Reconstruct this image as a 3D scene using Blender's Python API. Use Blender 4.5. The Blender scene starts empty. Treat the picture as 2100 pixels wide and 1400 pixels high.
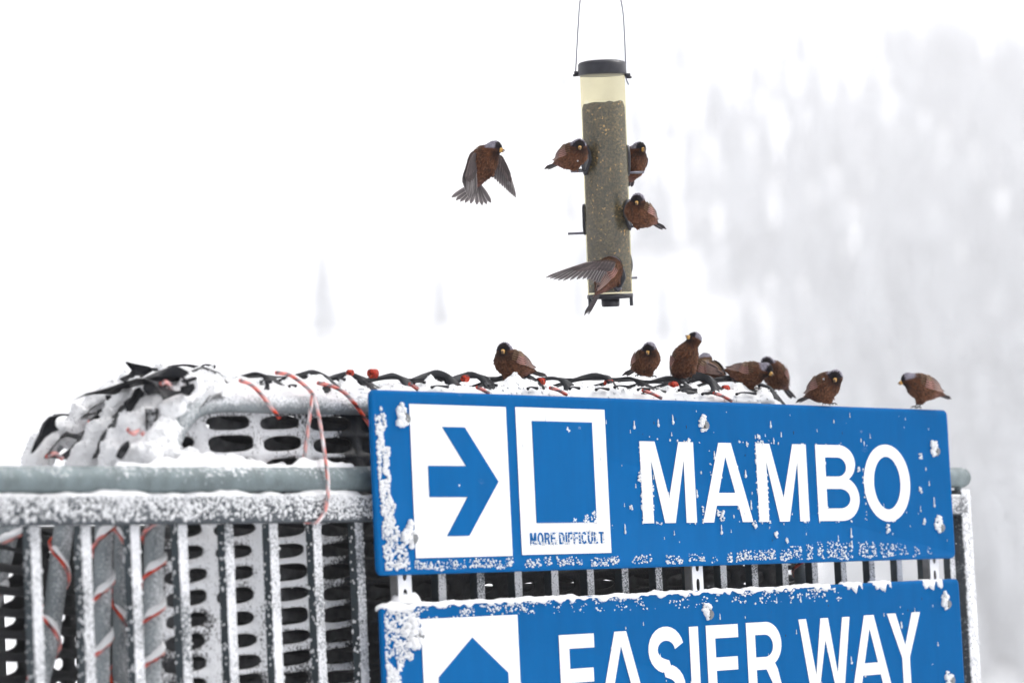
import bpy, math, random
import numpy as np
from mathutils import Vector, Matrix

scene = bpy.context.scene
col = scene.collection
rad = math.radians
RNG = random.Random(7)

# ------------------------------------------------------------------ camera
CAM_H = 1.75                       # eye height above the snow
F_PX = 6700.0                      # focal length in pixels of a 2100 px wide frame
ROLL, PITCH = 0.04693473, 0.08380522
cp_, sp_ = math.cos(PITCH), math.sin(PITCH)
FWD = np.array([0, cp_, sp_]); _up = np.array([0, -sp_, cp_]); _rt = np.array([1.0, 0, 0])
RIGHT = math.cos(ROLL) * _rt - math.sin(ROLL) * _up
UP = math.sin(ROLL) * _rt + math.cos(ROLL) * _up
CAMP = np.array([0, 0, CAM_H])
cam_data = bpy.data.cameras.new('camera')
cam = bpy.data.objects.new('camera', cam_data); col.objects.link(cam)
M4 = Matrix(((RIGHT[0], UP[0], -FWD[0], CAMP[0]), (RIGHT[1], UP[1], -FWD[1], CAMP[1]),
             (RIGHT[2], UP[2], -FWD[2], CAMP[2]), (0, 0, 0, 1)))
cam.matrix_world = M4
cam_data.sensor_width = 36.0
cam_data.lens = 36.0 * F_PX / 2100.0
cam_data.clip_start = 0.1; cam_data.clip_end = 6000
cam_data.dof.use_dof = True
cam_data.dof.focus_distance = 7.5
cam_data.dof.aperture_fstop = 2.8
scene.camera = cam

# ------------------------------------------------------------------ sky, sun, exposure
SUN_EL, SUN_ROT = rad(50), rad(75)
world = bpy.data.worlds.new('World'); scene.world = world; world.use_nodes = True
wn = world.node_tree.nodes; wl = world.node_tree.links
bg = wn['Background']
sky = wn.new('ShaderNodeTexSky'); sky.sky_type = 'NISHITA'; sky.sun_disc = False
sky.sun_elevation = SUN_EL; sky.sun_rotation = SUN_ROT; sky.dust_density = 6.0; sky.air_density = 1.0
hs = wn.new('ShaderNodeHueSaturation'); hs.inputs['Saturation'].default_value = 0.16   # grey overcast
wl.new(sky.outputs[0], hs.inputs['Color']); wl.new(hs.outputs[0], bg.inputs['Color'])
bg.inputs['Strength'].default_value = 0.15
sun_d = bpy.data.lights.new('sun', 'SUN'); sun_d.energy = 1.2; sun_d.angle = rad(25); sun_d.color = (1, 0.97, 0.93)
sun = bpy.data.objects.new('sun', sun_d); col.objects.link(sun)
# the sky's rotation is measured from +Y towards +X
sdir = Vector((math.sin(SUN_ROT) * math.cos(SUN_EL), math.cos(SUN_ROT) * math.cos(SUN_EL), math.sin(SUN_EL)))
sun.rotation_euler = sdir.to_track_quat('Z', 'Y').to_euler(); sun.location = (0, 0, 30)
vs = scene.view_settings
vs.view_transform = 'Standard'; vs.look = 'None'; vs.exposure = 0.5; vs.gamma = 1.0; vs.use_curve_mapping = False
cy = scene.cycles
cy.use_denoising = True
cy.max_bounces = 8; cy.diffuse_bounces = 4; cy.glossy_bounces = 3; cy.transmission_bounces = 6
cy.transparent_max_bounces = 16; cy.volume_bounces = 3

# ------------------------------------------------------------------ helpers
# the plane of the signs and the fence: U runs along it, Z is up, N points out towards the camera side
PHI = 0.6822097
U = np.array([math.sin(PHI), math.cos(PHI), 0.0]); N = np.array([U[1], -U[0], 0.0]); K = np.array([0, 0, 1.0])
ORG = np.array([-0.29837604, 6.65139937, 0.09519992]) + CAMP      # bottom left corner of the upper sign

def S(u, v, w=0.0):
    return ORG + U * u + K * v + N * w

def ray(px, py):
    return FWD * F_PX + RIGHT * (px - 1050) + UP * (700 - py)

def at(px, py, w):
    """world point of a picture point lying w in front of the sign plane"""
    d = ray(px, py); t = ((ORG + N * w - CAMP) @ N) / (d @ N)
    return CAMP + d * t

def at_d(px, py, depth):
    return CAMP + ray(px, py) * (depth / F_PX)

def uv(px, py, w):
    p = at(px, py, w) - (ORG + N * w)
    return float(p @ U), float(p[2])

def mesh_obj(name, v, f, mat, parent=None, cols=None, smooth=True, frost=None):
    me = bpy.data.meshes.new(name)
    me.from_pydata([tuple(map(float, p)) for p in v], [], [tuple(map(int, q)) for q in f])
    me.materials.append(mat)
    if smooth:
        me.polygons.foreach_set('use_smooth', [True] * len(me.polygons))
    if cols is not None:
        at_ = me.color_attributes.new('Col', 'FLOAT_COLOR', 'POINT')
        c = np.ones((len(v), 4), dtype=np.float32); c[:, :3] = np.asarray(cols)[:, :3]
        at_.data.foreach_set('color', c.ravel())
    if frost is not None:
        a = me.attributes.new('frost', 'FLOAT', 'POINT'); a.data.foreach_set('value', np.asarray(frost, dtype=np.float32))
    me.update()
    o = bpy.data.objects.new(name, me); col.objects.link(o)
    if parent is not None: o.parent = parent
    return o

def tag(o, label=None, cat=None, group=None, kind=None):
    if label: o['label'] = label
    if cat: o['category'] = cat
    if group: o['group'] = group
    if kind: o['kind'] = kind
    return o

def thing(name, label, cat, loc=(0, 0, 0), group=None):
    o = bpy.data.objects.new(name, None); col.objects.link(o); o.empty_display_size = 0.05
    o.location = tuple(map(float, loc))
    return tag(o, label, cat, group)

class MB:
    """collects faces in world space; build() links them as ONE mesh, local to its parent's base"""
    def __init__(s): s.v = []; s.f = []; s.c = []; s.fr = []
    def add(s, vs_, fs, c=None, fr=None):
        n = len(s.v); s.v.extend([np.asarray(p, float) for p in vs_]); s.f.extend([[i + n for i in q] for q in fs])
        if c is not None:
            c = np.asarray(c, float); s.c.extend([c] * len(vs_) if c.ndim == 1 else list(c))
        if fr is not None:
            fr = np.asarray(fr, float); s.fr.extend([float(fr)] * len(vs_) if fr.ndim == 0 else list(fr))
        return s
    def build(s, name, mat, parent=None, smooth=True):
        v = np.array(s.v)
        if parent is not None:
            q = parent; off = np.zeros(3)
            while q is not None: off = off + np.array(q.location); q = q.parent
            v = v - off
        return mesh_obj(name, v, s.f, mat, parent, s.c if s.c else None, smooth, s.fr if s.fr else None)

def frame_of(t):
    t = t / (np.linalg.norm(t) + 1e-12)
    a = K if abs(t[2]) < 0.9 else np.array([1.0, 0, 0])
    x = np.cross(a, t); x /= np.linalg.norm(x); y = np.cross(t, x)
    return x, y

def smooth_path(pts, n=8):
    """Catmull-Rom through the points"""
    p = [np.asarray(q, float) for q in pts]
    if len(p) < 3:
        return [p[0] + (p[-1] - p[0]) * i / n for i in range(n + 1)]
    p = [2 * p[0] - p[1]] + p + [2 * p[-1] - p[-2]]
    out = []
    for i in range(1, len(p) - 2):
        for k in range(n):
            t = k / n
            out.append(0.5 * ((2 * p[i]) + (p[i + 1] - p[i - 1]) * t + (2 * p[i - 1] - 5 * p[i] + 4 * p[i + 1] - p[i + 2]) * t * t
                              + (3 * p[i] - p[i - 1] - 3 * p[i + 1] + p[i + 2]) * t ** 3))
    out.append(p[-2])
    return out

def tube_data(path, r, n=10, cap=True, sx=1.0):
    path = [np.asarray(q, float) for q in path]; m = len(path)
    rs = [r] * m if np.isscalar(r) else r
    V = []; Fc = []; x0 = None
    for i in range(m):
        t = path[min(i + 1, m - 1)] - path[max(i - 1, 0)]; t /= np.linalg.norm(t) + 1e-12
        if x0 is None: x, y = frame_of(t)
        else:
            x = x0 - t * (x0 @ t); x /= np.linalg.norm(x) + 1e-12; y = np.cross(t, x)
        x0 = x
        for k in range(n):
            a = 2 * math.pi * k / n
            V.append(path[i] + rs[i] * (x * math.cos(a) * sx + y * math.sin(a)))
    for i in range(m - 1):
        for k in range(n):
            k2 = (k + 1) % n
            Fc.append([i * n + k, i * n + k2, (i + 1) * n + k2, (i + 1) * n + k])
    if cap:
        Fc.append([k for k in range(n)][::-1]); Fc.append([(m - 1) * n + k for k in range(n)])
    return V, Fc

def box_data(c, ax, ay, az, hx, hy, hz, bev=0.0):
    """bevelled box around c with half sizes hx hy hz along unit axes"""
    c = np.asarray(c, float)
    if bev <= 0:
        V = [c + ax * hx * i + ay * hy * j + az * hz * k for i in (-1, 1) for j in (-1, 1) for k in (-1, 1)]
        return V, [[0, 1, 3, 2], [4, 6, 7, 5], [0, 4, 5, 1], [2, 3, 7, 6], [0, 2, 6, 4], [1, 5, 7, 3]]
    # section in ax/az rounded, extruded along ay
    ring = []
    for (sx_, sz_, a0) in ((1, 1, 0), (-1, 1, 90), (-1, -1, 180), (1, -1, 270)):
        for q in range(4):
            a = rad(a0 + 30 * q)
            ring.append(((hx - bev) * sx_ + bev * math.cos(a), (hz - bev) * sz_ + bev * math.sin(a)))
    n = len(ring); V = []
    for j in (-1, 1):
        for (a, b) in ring: V.append(c + ax * a + az * b + ay * hy * j)
    Fc = [[k, n + k, n + (k + 1) % n, (k + 1) % n] for k in range(n)]
    Fc.append(list(range(n))); Fc.append([n + k for k in range(n)][::-1])
    return V, Fc

# ---- value noise in numpy (for shapes, not colours)
_tab = np.random.default_rng(3).random(4096)
def vnoise(p):
    p = np.asarray(p, float); i = np.floor(p).astype(int); f = p - i; f = f * f * (3 - 2 * f)
    r = 0
    for dx in (0, 1):
        for dy in (0, 1):
            for dz in (0, 1):
                h = ((i[..., 0] + dx) * 374761393 + (i[..., 1] + dy) * 668265263 + (i[..., 2] + dz) * 2147483647) & 0x7fffffff
                h = (h ^ (h >> 13)) * 1274126177 & 0x7fffffff
                g = _tab[(h ^ (h >> 16)) & 4095]
                r = r + g * (f[..., 0] if dx else 1 - f[..., 0]) * (f[..., 1] if dy else 1 - f[..., 1]) * (f[..., 2] if dz else 1 - f[..., 2])
    return r * 2 - 1

_tl = _tab.tolist()
def vn(x, y, z):
    """the same noise for one point, in plain Python"""
    i, j, k = math.floor(x), math.floor(y), math.floor(z); a, b, c = x - i, y - j, z - k
    a = a * a * (3 - 2 * a); b = b * b * (3 - 2 * b); c = c * c * (3 - 2 * c); r = 0.0
    for dx in (0, 1):
        for dy in (0, 1):
            for dz in (0, 1):
                h = ((i + dx) * 374761393 + (j + dy) * 668265263 + (k + dz) * 2147483647) & 0x7fffffff
                h = (h ^ (h >> 13)) * 1274126177 & 0x7fffffff
                r += _tl[(h ^ (h >> 16)) & 4095] * (a if dx else 1 - a) * (b if dy else 1 - b) * (c if dz else 1 - c)
    return r * 2 - 1
def fb(x, y, z, o=3):
    return sum(vn(x * 2 ** q + 17.3 * q, y * 2 ** q + 17.3 * q, z * 2 ** q + 17.3 * q) * 0.5 ** q for q in range(o))

def fbm(p, o=3):
    p = np.asarray(p, float)
    return sum(vnoise(p * 2 ** k + 17.3 * k) * 0.5 ** k for k in range(o))

def surface_nets(fn, lo, hi, h):
    """closed surface fn = 0 on a grid"""
    lo = np.asarray(lo, float); hi = np.asarray(hi, float)
    n = np.ceil((hi - lo) / h).astype(int) + 1
    ax = [lo[i] + h * np.arange(n[i]) for i in range(3)]
    G = np.stack(np.meshgrid(*ax, indexing='ij'), -1)
    D = fn(G.reshape(-1, 3)).reshape(n)
    cells = np.array(n) - 1
    acc = np.zeros(tuple(cells) + (3,)); cnt = np.zeros(tuple(cells))
    corners = [(a, b, c) for a in (0, 1) for b in (0, 1) for c in (0, 1)]
    for A in corners:
        for ax_ in range(3):
            if A[ax_] == 1: continue
            B = list(A); B[ax_] = 1
            sa = D[A[0]:A[0] + cells[0], A[1]:A[1] + cells[1], A[2]:A[2] + cells[2]]
            sb = D[B[0]:B[0] + cells[0], B[1]:B[1] + cells[1], B[2]:B[2] + cells[2]]
            m = (sa < 0) != (sb < 0)
            t = np.where(m, sa / np.where(sa - sb == 0, 1, sa - sb), 0)
            for d in range(3):
                acc[..., d] += np.where(m, A[d] + (t if d == ax_ else 0), 0)
            cnt += m
    act = cnt > 0; idx = -np.ones(cells, int); ii = np.argwhere(act); idx[act] = np.arange(len(ii))
    V = lo + h * (ii + acc[act] / cnt[act][:, None])
    Fs = []
    for ax_ in range(3):
        o1, o2 = [(1, 2), (2, 0), (0, 1)][ax_]
        sl = [slice(None)] * 3; sl[ax_] = slice(0, -1); sl2 = [slice(None)] * 3; sl2[ax_] = slice(1, None)
        m = (D[tuple(sl)] < 0) != (D[tuple(sl2)] < 0)
        e = np.argwhere(m)
        e = e[(e[:, o1] > 0) & (e[:, o2] > 0) & (e[:, o1] < cells[o1]) & (e[:, o2] < cells[o2])]
        d1 = np.zeros(3, int); d1[o1] = 1; d2 = np.zeros(3, int); d2[o2] = 1
        q = np.stack([idx[tuple((e - d1 - d2).T)], idx[tuple((e - d2).T)], idx[tuple(e.T)], idx[tuple((e - d1).T)]], 1)
        neg = D[tuple(e.T)] < 0
        q[~neg] = q[~neg][:, ::-1]
        Fs.append(q)
    return V, np.concatenate(Fs)

# ------------------------------------------------------------------ materials
def new_mat(name):
    m = bpy.data.materials.new(name); m.use_nodes = True
    nt = m.node_tree
    return m, nt.nodes, nt.links, nt.nodes['Principled BSDF']

def nd(nodes, t, **kw):
    n = nodes.new(t)
    for k, v in kw.items():
        if k in n.inputs.keys(): n.inputs[k].default_value = v
        else: setattr(n, k, v)
    return n

def ramp(nodes, pts):
    r = nodes.new('ShaderNodeValToRGB'); e = r.color_ramp.elements
    while len(e) < len(pts): e.new(0.5)
    for i, (p, c) in enumerate(pts):
        e[i].position = p; e[i].color = (c[0], c[1], c[2], 1) if hasattr(c, '__len__') else (c, c, c, 1)
    return r

def plain(name, c, rough=0.5, metal=0.0, noise=0.12, scale=40, bump=0.0, bscale=200):
    m, n, l, b = new_mat(name)
    geo = nd(n, 'ShaderNodeNewGeometry')
    t = nd(n, 'ShaderNodeTexNoise', Scale=scale, Detail=4.0)
    l.new(geo.outputs['Position'], t.inputs['Vector'])
    r = ramp(n, [(0.25, [x * (1 - noise) for x in c]), (0.75, [min(1, x * (1 + noise)) for x in c])])
    l.new(t.outputs['Fac'], r.inputs[0]); l.new(r.outputs[0], b.inputs['Base Color'])
    b.inputs['Roughness'].default_value = rough; b.inputs['Metallic'].default_value = metal
    if bump:
        t2 = nd(n, 'ShaderNodeTexNoise', Scale=bscale, Detail=3.0); l.new(geo.outputs['Position'], t2.inputs['Vector'])
        bp = nd(n, 'ShaderNodeBump', Strength=bump, Distance=0.002); l.new(t2.outputs['Fac'], bp.inputs['Height'])
        l.new(bp.outputs[0], b.inputs['Normal'])
    return m

def frosted(name, base, wind=0.55, bias=0.0, scale=160, rough=0.5, metal=0.35, attr=False, sharp=0.10, top=0.4, side=-0.2):
    """painted or galvanised surface with wind-blown frost sticking to the faces that look into the wind (N) and up"""
    m, n, l, b = new_mat(name)
    geo = nd(n, 'ShaderNodeNewGeometry')
    t = nd(n, 'ShaderNodeTexNoise', Scale=scale, Detail=5.0, Roughness=0.7); l.new(geo.outputs['Position'], t.inputs['Vector'])
    t3 = nd(n, 'ShaderNodeTexNoise', Scale=9.0, Detail=3.0); l.new(geo.outputs['Position'], t3.inputs['Vector'])
    dw = nd(n, 'ShaderNodeVectorMath', operation='DOT_PRODUCT'); l.new(geo.outputs['Normal'], dw.inputs[0]); dw.inputs[1].default_value = tuple(N)
    du = nd(n, 'ShaderNodeVectorMath', operation='DOT_PRODUCT'); l.new(geo.outputs['Normal'], du.inputs[0]); du.inputs[1].default_value = tuple(U)
    dz = nd(n, 'ShaderNodeSeparateXYZ'); l.new(geo.outputs['Normal'], dz.inputs[0])
    def madd(a, k, c):
        q = nd(n, 'ShaderNodeMath', operation='MULTIPLY_ADD'); l.new(a, q.inputs[0]); q.inputs[1].default_value = k
        if isinstance(c, float): q.inputs[2].default_value = c
        else: l.new(c, q.inputs[2])
        return q.outputs[0]
    s = madd(dw.outputs['Value'], wind * 0.5, bias)
    s = madd(dz.outputs['Z'], top * 0.5, s)
    s = madd(du.outputs['Value'], -side * 0.5, s)
    s = madd(t3.outputs['Fac'], 0.5, s); s = madd(t.outputs['Fac'], 1.0, s)
    if attr:
        at_ = nd(n, 'ShaderNodeAttribute', attribute_name='frost'); s = madd(at_.outputs['Fac'], 1.0, s)
    r = nd(n, 'ShaderNodeMapRange', interpolation_type='SMOOTHSTEP'); l.new(s, r.inputs[0])
    r.inputs[1].default_value = 0.85 - sharp; r.inputs[2].default_value = 0.85 + sharp
    t4 = nd(n, 'ShaderNodeTexNoise', Scale=25.0, Detail=4.0); l.new(geo.outputs['Position'], t4.inputs['Vector'])
    rb = ramp(n, [(0.3, [x * 0.78 for x in base]), (0.7, [x * 1.25 for x in base])]); l.new(t4.outputs['Fac'], rb.inputs[0])
    mx = nd(n, 'ShaderNodeMix', data_type='RGBA'); l.new(r.outputs[0], mx.inputs[0]); l.new(rb.outputs[0], mx.inputs[6])
    mx.inputs[7].default_value = (0.86, 0.87, 0.9, 1); l.new(mx.outputs[2], b.inputs['Base Color'])
    rr = nd(n, 'ShaderNodeMapRange'); l.new(r.outputs[0], rr.inputs[0]); rr.inputs[3].default_value = rough; rr.inputs[4].default_value = 0.9
    l.new(rr.outputs[0], b.inputs['Roughness'])
    rm = nd(n, 'ShaderNodeMapRange'); l.new(r.outputs[0], rm.inputs[0]); rm.inputs[3].default_value = metal; rm.inputs[4].default_value = 0.0
    l.new(rm.outputs[0], b.inputs['Metallic'])
    bp = nd(n, 'ShaderNodeBump', Strength=0.7, Distance=0.003); l.new(s, bp.inputs['Height']); l.new(bp.outputs[0], b.inputs['Normal'])
    return m

def vcol(name, rough=0.6, noise=0.25, scale=300, bump=0.4, spec=0.3, stretch=None, thin=0.0):
    """colour from the mesh's own colour attribute, broken up by noise"""
    m, n, l, b = new_mat(name)
    a = nd(n, 'ShaderNodeVertexColor', layer_name='Col')
    tc = nd(n, 'ShaderNodeTexCoord')
    t = nd(n, 'ShaderNodeTexNoise', Scale=scale, Detail=4.0, Roughness=0.65)
    if stretch:
        mp = nd(n, 'ShaderNodeMapping'); mp.inputs['Scale'].default_value = stretch
        l.new(tc.outputs['Object'], mp.inputs[0]); l.new(mp.outputs[0], t.inputs['Vector'])
    else: l.new(tc.outputs['Object'], t.inputs['Vector'])
    mr = nd(n, 'ShaderNodeMapRange'); l.new(t.outputs['Fac'], mr.inputs[0])
    mr.inputs[1].default_value = 0.3; mr.inputs[2].default_value = 0.7
    mr.inputs[3].default_value = 1 - noise; mr.inputs[4].default_value = 1 + noise
    mu = nd(n, 'ShaderNodeVectorMath', operation='SCALE'); l.new(a.outputs[0], mu.inputs[0]); l.new(mr.outputs[0], mu.inputs['Scale'])
    l.new(mu.outputs[0], b.inputs['Base Color']); b.inputs['Roughness'].default_value = rough
    b.inputs['Specular IOR Level'].default_value = spec
    if bump:
        bp = nd(n, 'ShaderNodeBump', Strength=bump, Distance=0.0015); l.new(t.outputs['Fac'], bp.inputs['Height']); l.new(bp.outputs[0], b.inputs['Normal'])
    if thin:                                             # light shines through
        tl = nd(n, 'ShaderNodeBsdfTranslucent'); l.new(mu.outputs[0], tl.inputs[0]); mx = nd(n, 'ShaderNodeMixShader', Fac=thin)
        l.new(b.outputs[0], mx.inputs[1]); l.new(tl.outputs[0], mx.inputs[2]); l.new(mx.outputs[0], n['Material Output'].inputs['Surface'])
    return m

MT = {}
MT['snow'] = plain('snow', (0.88, 0.885, 0.9), 0.85, noise=0.03, scale=30, bump=0.5, bscale=350)
MT['snow_far'] = plain('snow_field', (0.86, 0.87, 0.89), 0.9, noise=0.03, scale=0.05)
MT['needles'] = plain('snowy_fogged_needles', (0.55, 0.57, 0.595), 0.9, noise=0.22, scale=0.12)  # snow-laden needles, with extra fog paleness put into the colour
MT['bark'] = plain('bark', (0.09, 0.075, 0.06), 0.9, noise=0.3, scale=4)
MT['steel'] = frosted('galvanised_rail', (0.15, 0.19, 0.20), wind=0.12, bias=-0.15, scale=110, metal=0.2, top=0.32, side=-0.05)
MT['rail2'] = frosted('frosted_rail', (0.08, 0.092, 0.105), wind=0.36, bias=-0.13, scale=210, metal=0.2, top=0.7)
MT['bar'] = frosted('frosted_bar', (0.04, 0.055, 0.065), wind=0.58, bias=-0.13, scale=260, metal=0.2, side=-0.16)
MT['post'] = frosted('frosted_post', (0.07, 0.08, 0.09), wind=0.6, bias=-0.1, scale=140, metal=0.2)
MT['strut'] = frosted('frosted_strut', (0.2, 0.2, 0.2), wind=0.8, bias=-0.05, scale=120, metal=0.2)
MT['rearbar'] = plain('rear_bar_paint', (0.012, 0.014, 0.016), 0.5, noise=0.2)
MT['pipe'] = frosted('frosted_pipe', (0.24, 0.27, 0.285), wind=0.25, bias=-0.08, scale=200, metal=0.25, sharp=0.2)
MT['net'] = frosted('net_plastic', (0.012, 0.013, 0.016), wind=0.1, bias=-0.45, scale=170, metal=0.0, rough=0.42, attr=True, top=0.1, side=0.0)
MT['netgray'] = plain('dusty_net_plastic', (0.075, 0.077, 0.083), 0.8, noise=0.5, scale=45)
MT['netdark'] = plain('black_net_plastic', (0.009, 0.010, 0.014), 0.5, noise=0.3, scale=60, bump=0.2)
MT['netdark'].node_tree.nodes['Principled BSDF'].inputs['Specular IOR Level'].default_value = 0.22

# ------------------------------------------------------------------ ground and far slope
def ground_h(x, y):
    d = np.maximum(0, y - 330.0)
    q = np.clip((y - 30) / 190, 0, 1)
    h = 0.36 * d * d / (d + 120) - 16 * q * q * (3 - 2 * q) + 0.0 * x
    h = h + np.where(y > 300, np.clip((y - 300) / 300, 0, 1) * 6 * fbm(np.stack([x / 90, y / 90, 0 * x], -1), 3), 0)
    return h
gx = np.concatenate([np.linspace(-900, -300, 13), np.linspace(-290, 290, 59), np.linspace(300, 900, 13)])
gy = np.concatenate([np.linspace(-150, 200, 15), np.linspace(215, 1500, 110)])
GX, GY = np.meshgrid(gx, gy, indexing='ij'); GZ = ground_h(GX, GY)
nx_, ny_ = GX.shape
gv = np.stack([GX.ravel(), GY.ravel(), GZ.ravel()], 1)
gf = [[i * ny_ + j, (i + 1) * ny_ + j, (i + 1) * ny_ + j + 1, i * ny_ + j + 1] for i in range(nx_ - 1) for j in range(ny_ - 1)]
tag(mesh_obj('snow_slope', gv, gf, MT['snow_far']), kind='structure')

# ------------------------------------------------------------------ conifers in the fog
def conifer(base, h, r, rng, tiers=9, seg=9):
    V = []; Fc = []
    for k in range(tiers):
        t = k / tiers
        z0 = h * (0.08 + 0.86 * t); z1 = z0 + h * 0.22 * (1.05 - 0.5 * t); rr = r * (1 - t) ** 0.55
        n = len(V); a0 = rng.random() * 6.28
        V.append((base[0], base[1], base[2] + min(z1, h)))
        for s in range(seg * 2):
            a = a0 + math.pi * s / seg; q = rr * (rng.uniform(0.75, 1.15) if s % 2 == 0 else rng.uniform(0.35, 0.6))
            V.append((base[0] + q * math.cos(a), base[1] + q * math.sin(a), base[2] + z0 - (0.04 * h * rng.random() if s % 2 == 0 else -0.03 * h)))
        for s in range(seg * 2): Fc.append([n, n + 1 + s, n + 1 + (s + 1) % (seg * 2)])
    return V, Fc

_steps = np.concatenate([np.linspace(60, 330, 60), np.linspace(335, 1400, 300)])
def place(px, py):
    """spot on the slope that is seen at a picture point"""
    d = ray(px, py); t = _steps / d[1]; P = CAMP[None] + d[None] * t[:, None]
    g = ground_h(P[:, 0], P[:, 1]); k = int(np.argmax(P[:, 2] < g)) if (P[:, 2] < g).any() else -1
    return np.array([P[k, 0], P[k, 1], g[k]])

rng = random.Random(11)
fo = MB()
for k in range(4200):
    px = rng.uniform(860, 2680); py = 120 + 1290 * rng.random()
    b = place(px, py)
    dens = min(1.0, max(0.0, (px - 1120) / 850) ** 1.2) * 0.8
    if py > 600: dens *= min(1, max(0, (px - 1250 - 0.25 * (py - 600)) / 450))
    if py > 820: dens *= 0.55
    if px < 1400 and 560 < py < 720: dens = max(dens, 0.04)
    g = float(fbm(np.array([[b[0] / 9, b[1] / 45, 3.0]]), 2)[0])
    if rng.random() > dens * (1 + 0.8 * g): continue
    h = rng.uniform(10, 22)
    fo.add(*conifer(b - np.array([0, 0, 0.5]), h, h * rng.uniform(0.11, 0.17), rng, 7, 7))
tag(fo.build('forest', MT['needles'], smooth=False), 'pale snowy conifer wood fading into the fog on the right', 'forest', kind='stuff')

def far_tree(px, py, h, label):
    b = place(px, py); r = random.Random(int(px))
    t = thing('conifer_tree', label, 'tree', b)
    m = MB(); m.add(*tube_data([b, b + K * h * 0.9], [0.3, 0.08], 7)); m.build('trunk', MT['bark'], t)
    m = MB(); m.add(*conifer(b, h, h * 0.19, r, 12, 10)); m.build('crown', MT['needles'], t, False)
far_tree(668, 705, 19, 'tall blurred conifer standing alone in the fog above the net corner')
far_tree(905, 680, 13, 'faint blurred conifer in the fog left of the feeder foot')

# ------------------------------------------------------------------ snow helpers
_ph = (1 + 5 ** 0.5) / 2
ICO_V = np.array([(-1, _ph, 0), (1, _ph, 0), (-1, -_ph, 0), (1, -_ph, 0), (0, -1, _ph), (0, 1, _ph), (0, -1, -_ph), (0, 1, -_ph),
                  (_ph, 0, -1), (_ph, 0, 1), (-_ph, 0, -1), (-_ph, 0, 1)]) / math.hypot(1, _ph)
ICO_F = [(0, 11, 5), (0, 5, 1), (0, 1, 7), (0, 7, 10), (0, 10, 11), (1, 5, 9), (5, 11, 4), (11, 10, 2), (10, 7, 6), (7, 1, 8),
         (3, 9, 4), (3, 4, 2), (3, 2, 6), (3, 6, 8), (3, 8, 9), (4, 9, 5), (2, 4, 11), (6, 2, 10), (8, 6, 7), (9, 8, 1)]
MT['rime'] = plain('rime', (0.84, 0.85, 0.87), 0.9, noise=0.06, scale=200, bump=0.5, bscale=900)
nrg = np.random.default_rng(5)

def flecks(name, pts, sizes, axes=None, jitter=0.3, flat=0.95, tall=None, mat=None, parent=None):
    """many small uneven snow grains; pts (n,3), sizes (n,), flattened along N, optionally stretched along Z"""
    pts = np.asarray(pts, float); n = len(pts); sizes = np.asarray(sizes, float)
    J = 1 + jitter * nrg.uniform(-1, 1, (n, 12, 1))
    A = np.broadcast_to(ICO_V, (n, 12, 3)) * J
    t = np.ones(n) if tall is None else np.asarray(tall, float)
    V = (A[..., 0:1] * U + A[..., 1:2] * N * flat + (A[..., 2:3] * t[:, None, None]) * K) * sizes[:, None, None] + pts[:, None, :]
    Fc = (np.array(ICO_F)[None] + 12 * np.arange(n)[:, None, None]).reshape(-1, 3)
    me = bpy.data.meshes.new(name); me.vertices.add(n * 12); me.vertices.foreach_set('co', V.ravel())
    me.loops.add(n * 60); me.loops.foreach_set('vertex_index', Fc.ravel().astype(np.int32))
    me.polygons.add(n * 20); me.polygons.foreach_set('loop_start', np.arange(0, n * 60, 3, dtype=np.int32))
    me.polygons.foreach_set('loop_total', np.full(n * 20, 3, dtype=np.int32))
    me.polygons.foreach_set('use_smooth', np.ones(n * 20, dtype=bool))
    me.materials.append(mat or MT['rime']); me.update(); me.validate()
    o = bpy.data.objects.new(name, me); col.objects.link(o)
    if parent is not None: o.parent = parent
    return o

def snow_ridge(mb, path, wid, hgt, across=N, seed=0.0, amp=0.35, nn=9, step=0.006, drip=0.0):
    """uneven rounded snow lying along a path; wid/hgt numbers or functions of the distance 0..1"""
    P = [np.asarray(p, float) for p in path]
    L = [0.0]
    for a, b in zip(P, P[1:]): L.append(L[-1] + float(np.linalg.norm(b - a)))
    m = max(6, int(L[-1] / step)); V = []; Fc = []
    for i in range(m + 1):
        s = L[-1] * i / m; j = max(k for k in range(len(L) - 1) if L[k] <= s + 1e-9)
        f = (s - L[j]) / max(1e-9, L[j + 1] - L[j]); c = P[j] + (P[j + 1] - P[j]) * f
        t = i / m
        w_ = wid(t) if callable(wid) else wid; h_ = hgt(t) if callable(hgt) else hgt
        e = min(1, i / 4, (m - i) / 4) ** 0.5
        for k in range(nn):
            a = math.pi * k / (nn - 1)
            q = c + across * (math.cos(a) * w_ * e)
            nz = 1 + amp * fb(s * 22 + seed, math.cos(a) * 1.2 + seed, seed * 1.7, 3)
            up = math.sin(a) * h_ * max(0.15, nz) * e
            if k in (0, nn - 1): up = -drip * max(0, fb(s * 60 + seed, k, seed, 2) + 0.25)
            V.append(q + K * up)
    for i in range(m):
        for k in range(nn - 1):
            Fc.append([i * nn + k, (i + 1) * nn + k, (i + 1) * nn + k + 1, i * nn + k + 1])
        Fc.append([i * nn, i * nn + nn - 1, (i + 1) * nn + nn - 1, (i + 1) * nn])
    Fc.append([k for k in range(nn)]); Fc.append([m * nn + k for k in range(nn)][::-1])
    mb.add(V, Fc)

# ------------------------------------------------------------------ letters
def arc(cx, cy, rx, ry, a0, a1, n=14):
    return [(cx + rx * math.cos(rad(a0 + (a1 - a0) * i / n)), cy + ry * math.sin(rad(a0 + (a1 - a0) * i / n))) for i in range(n + 1)]

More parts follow.
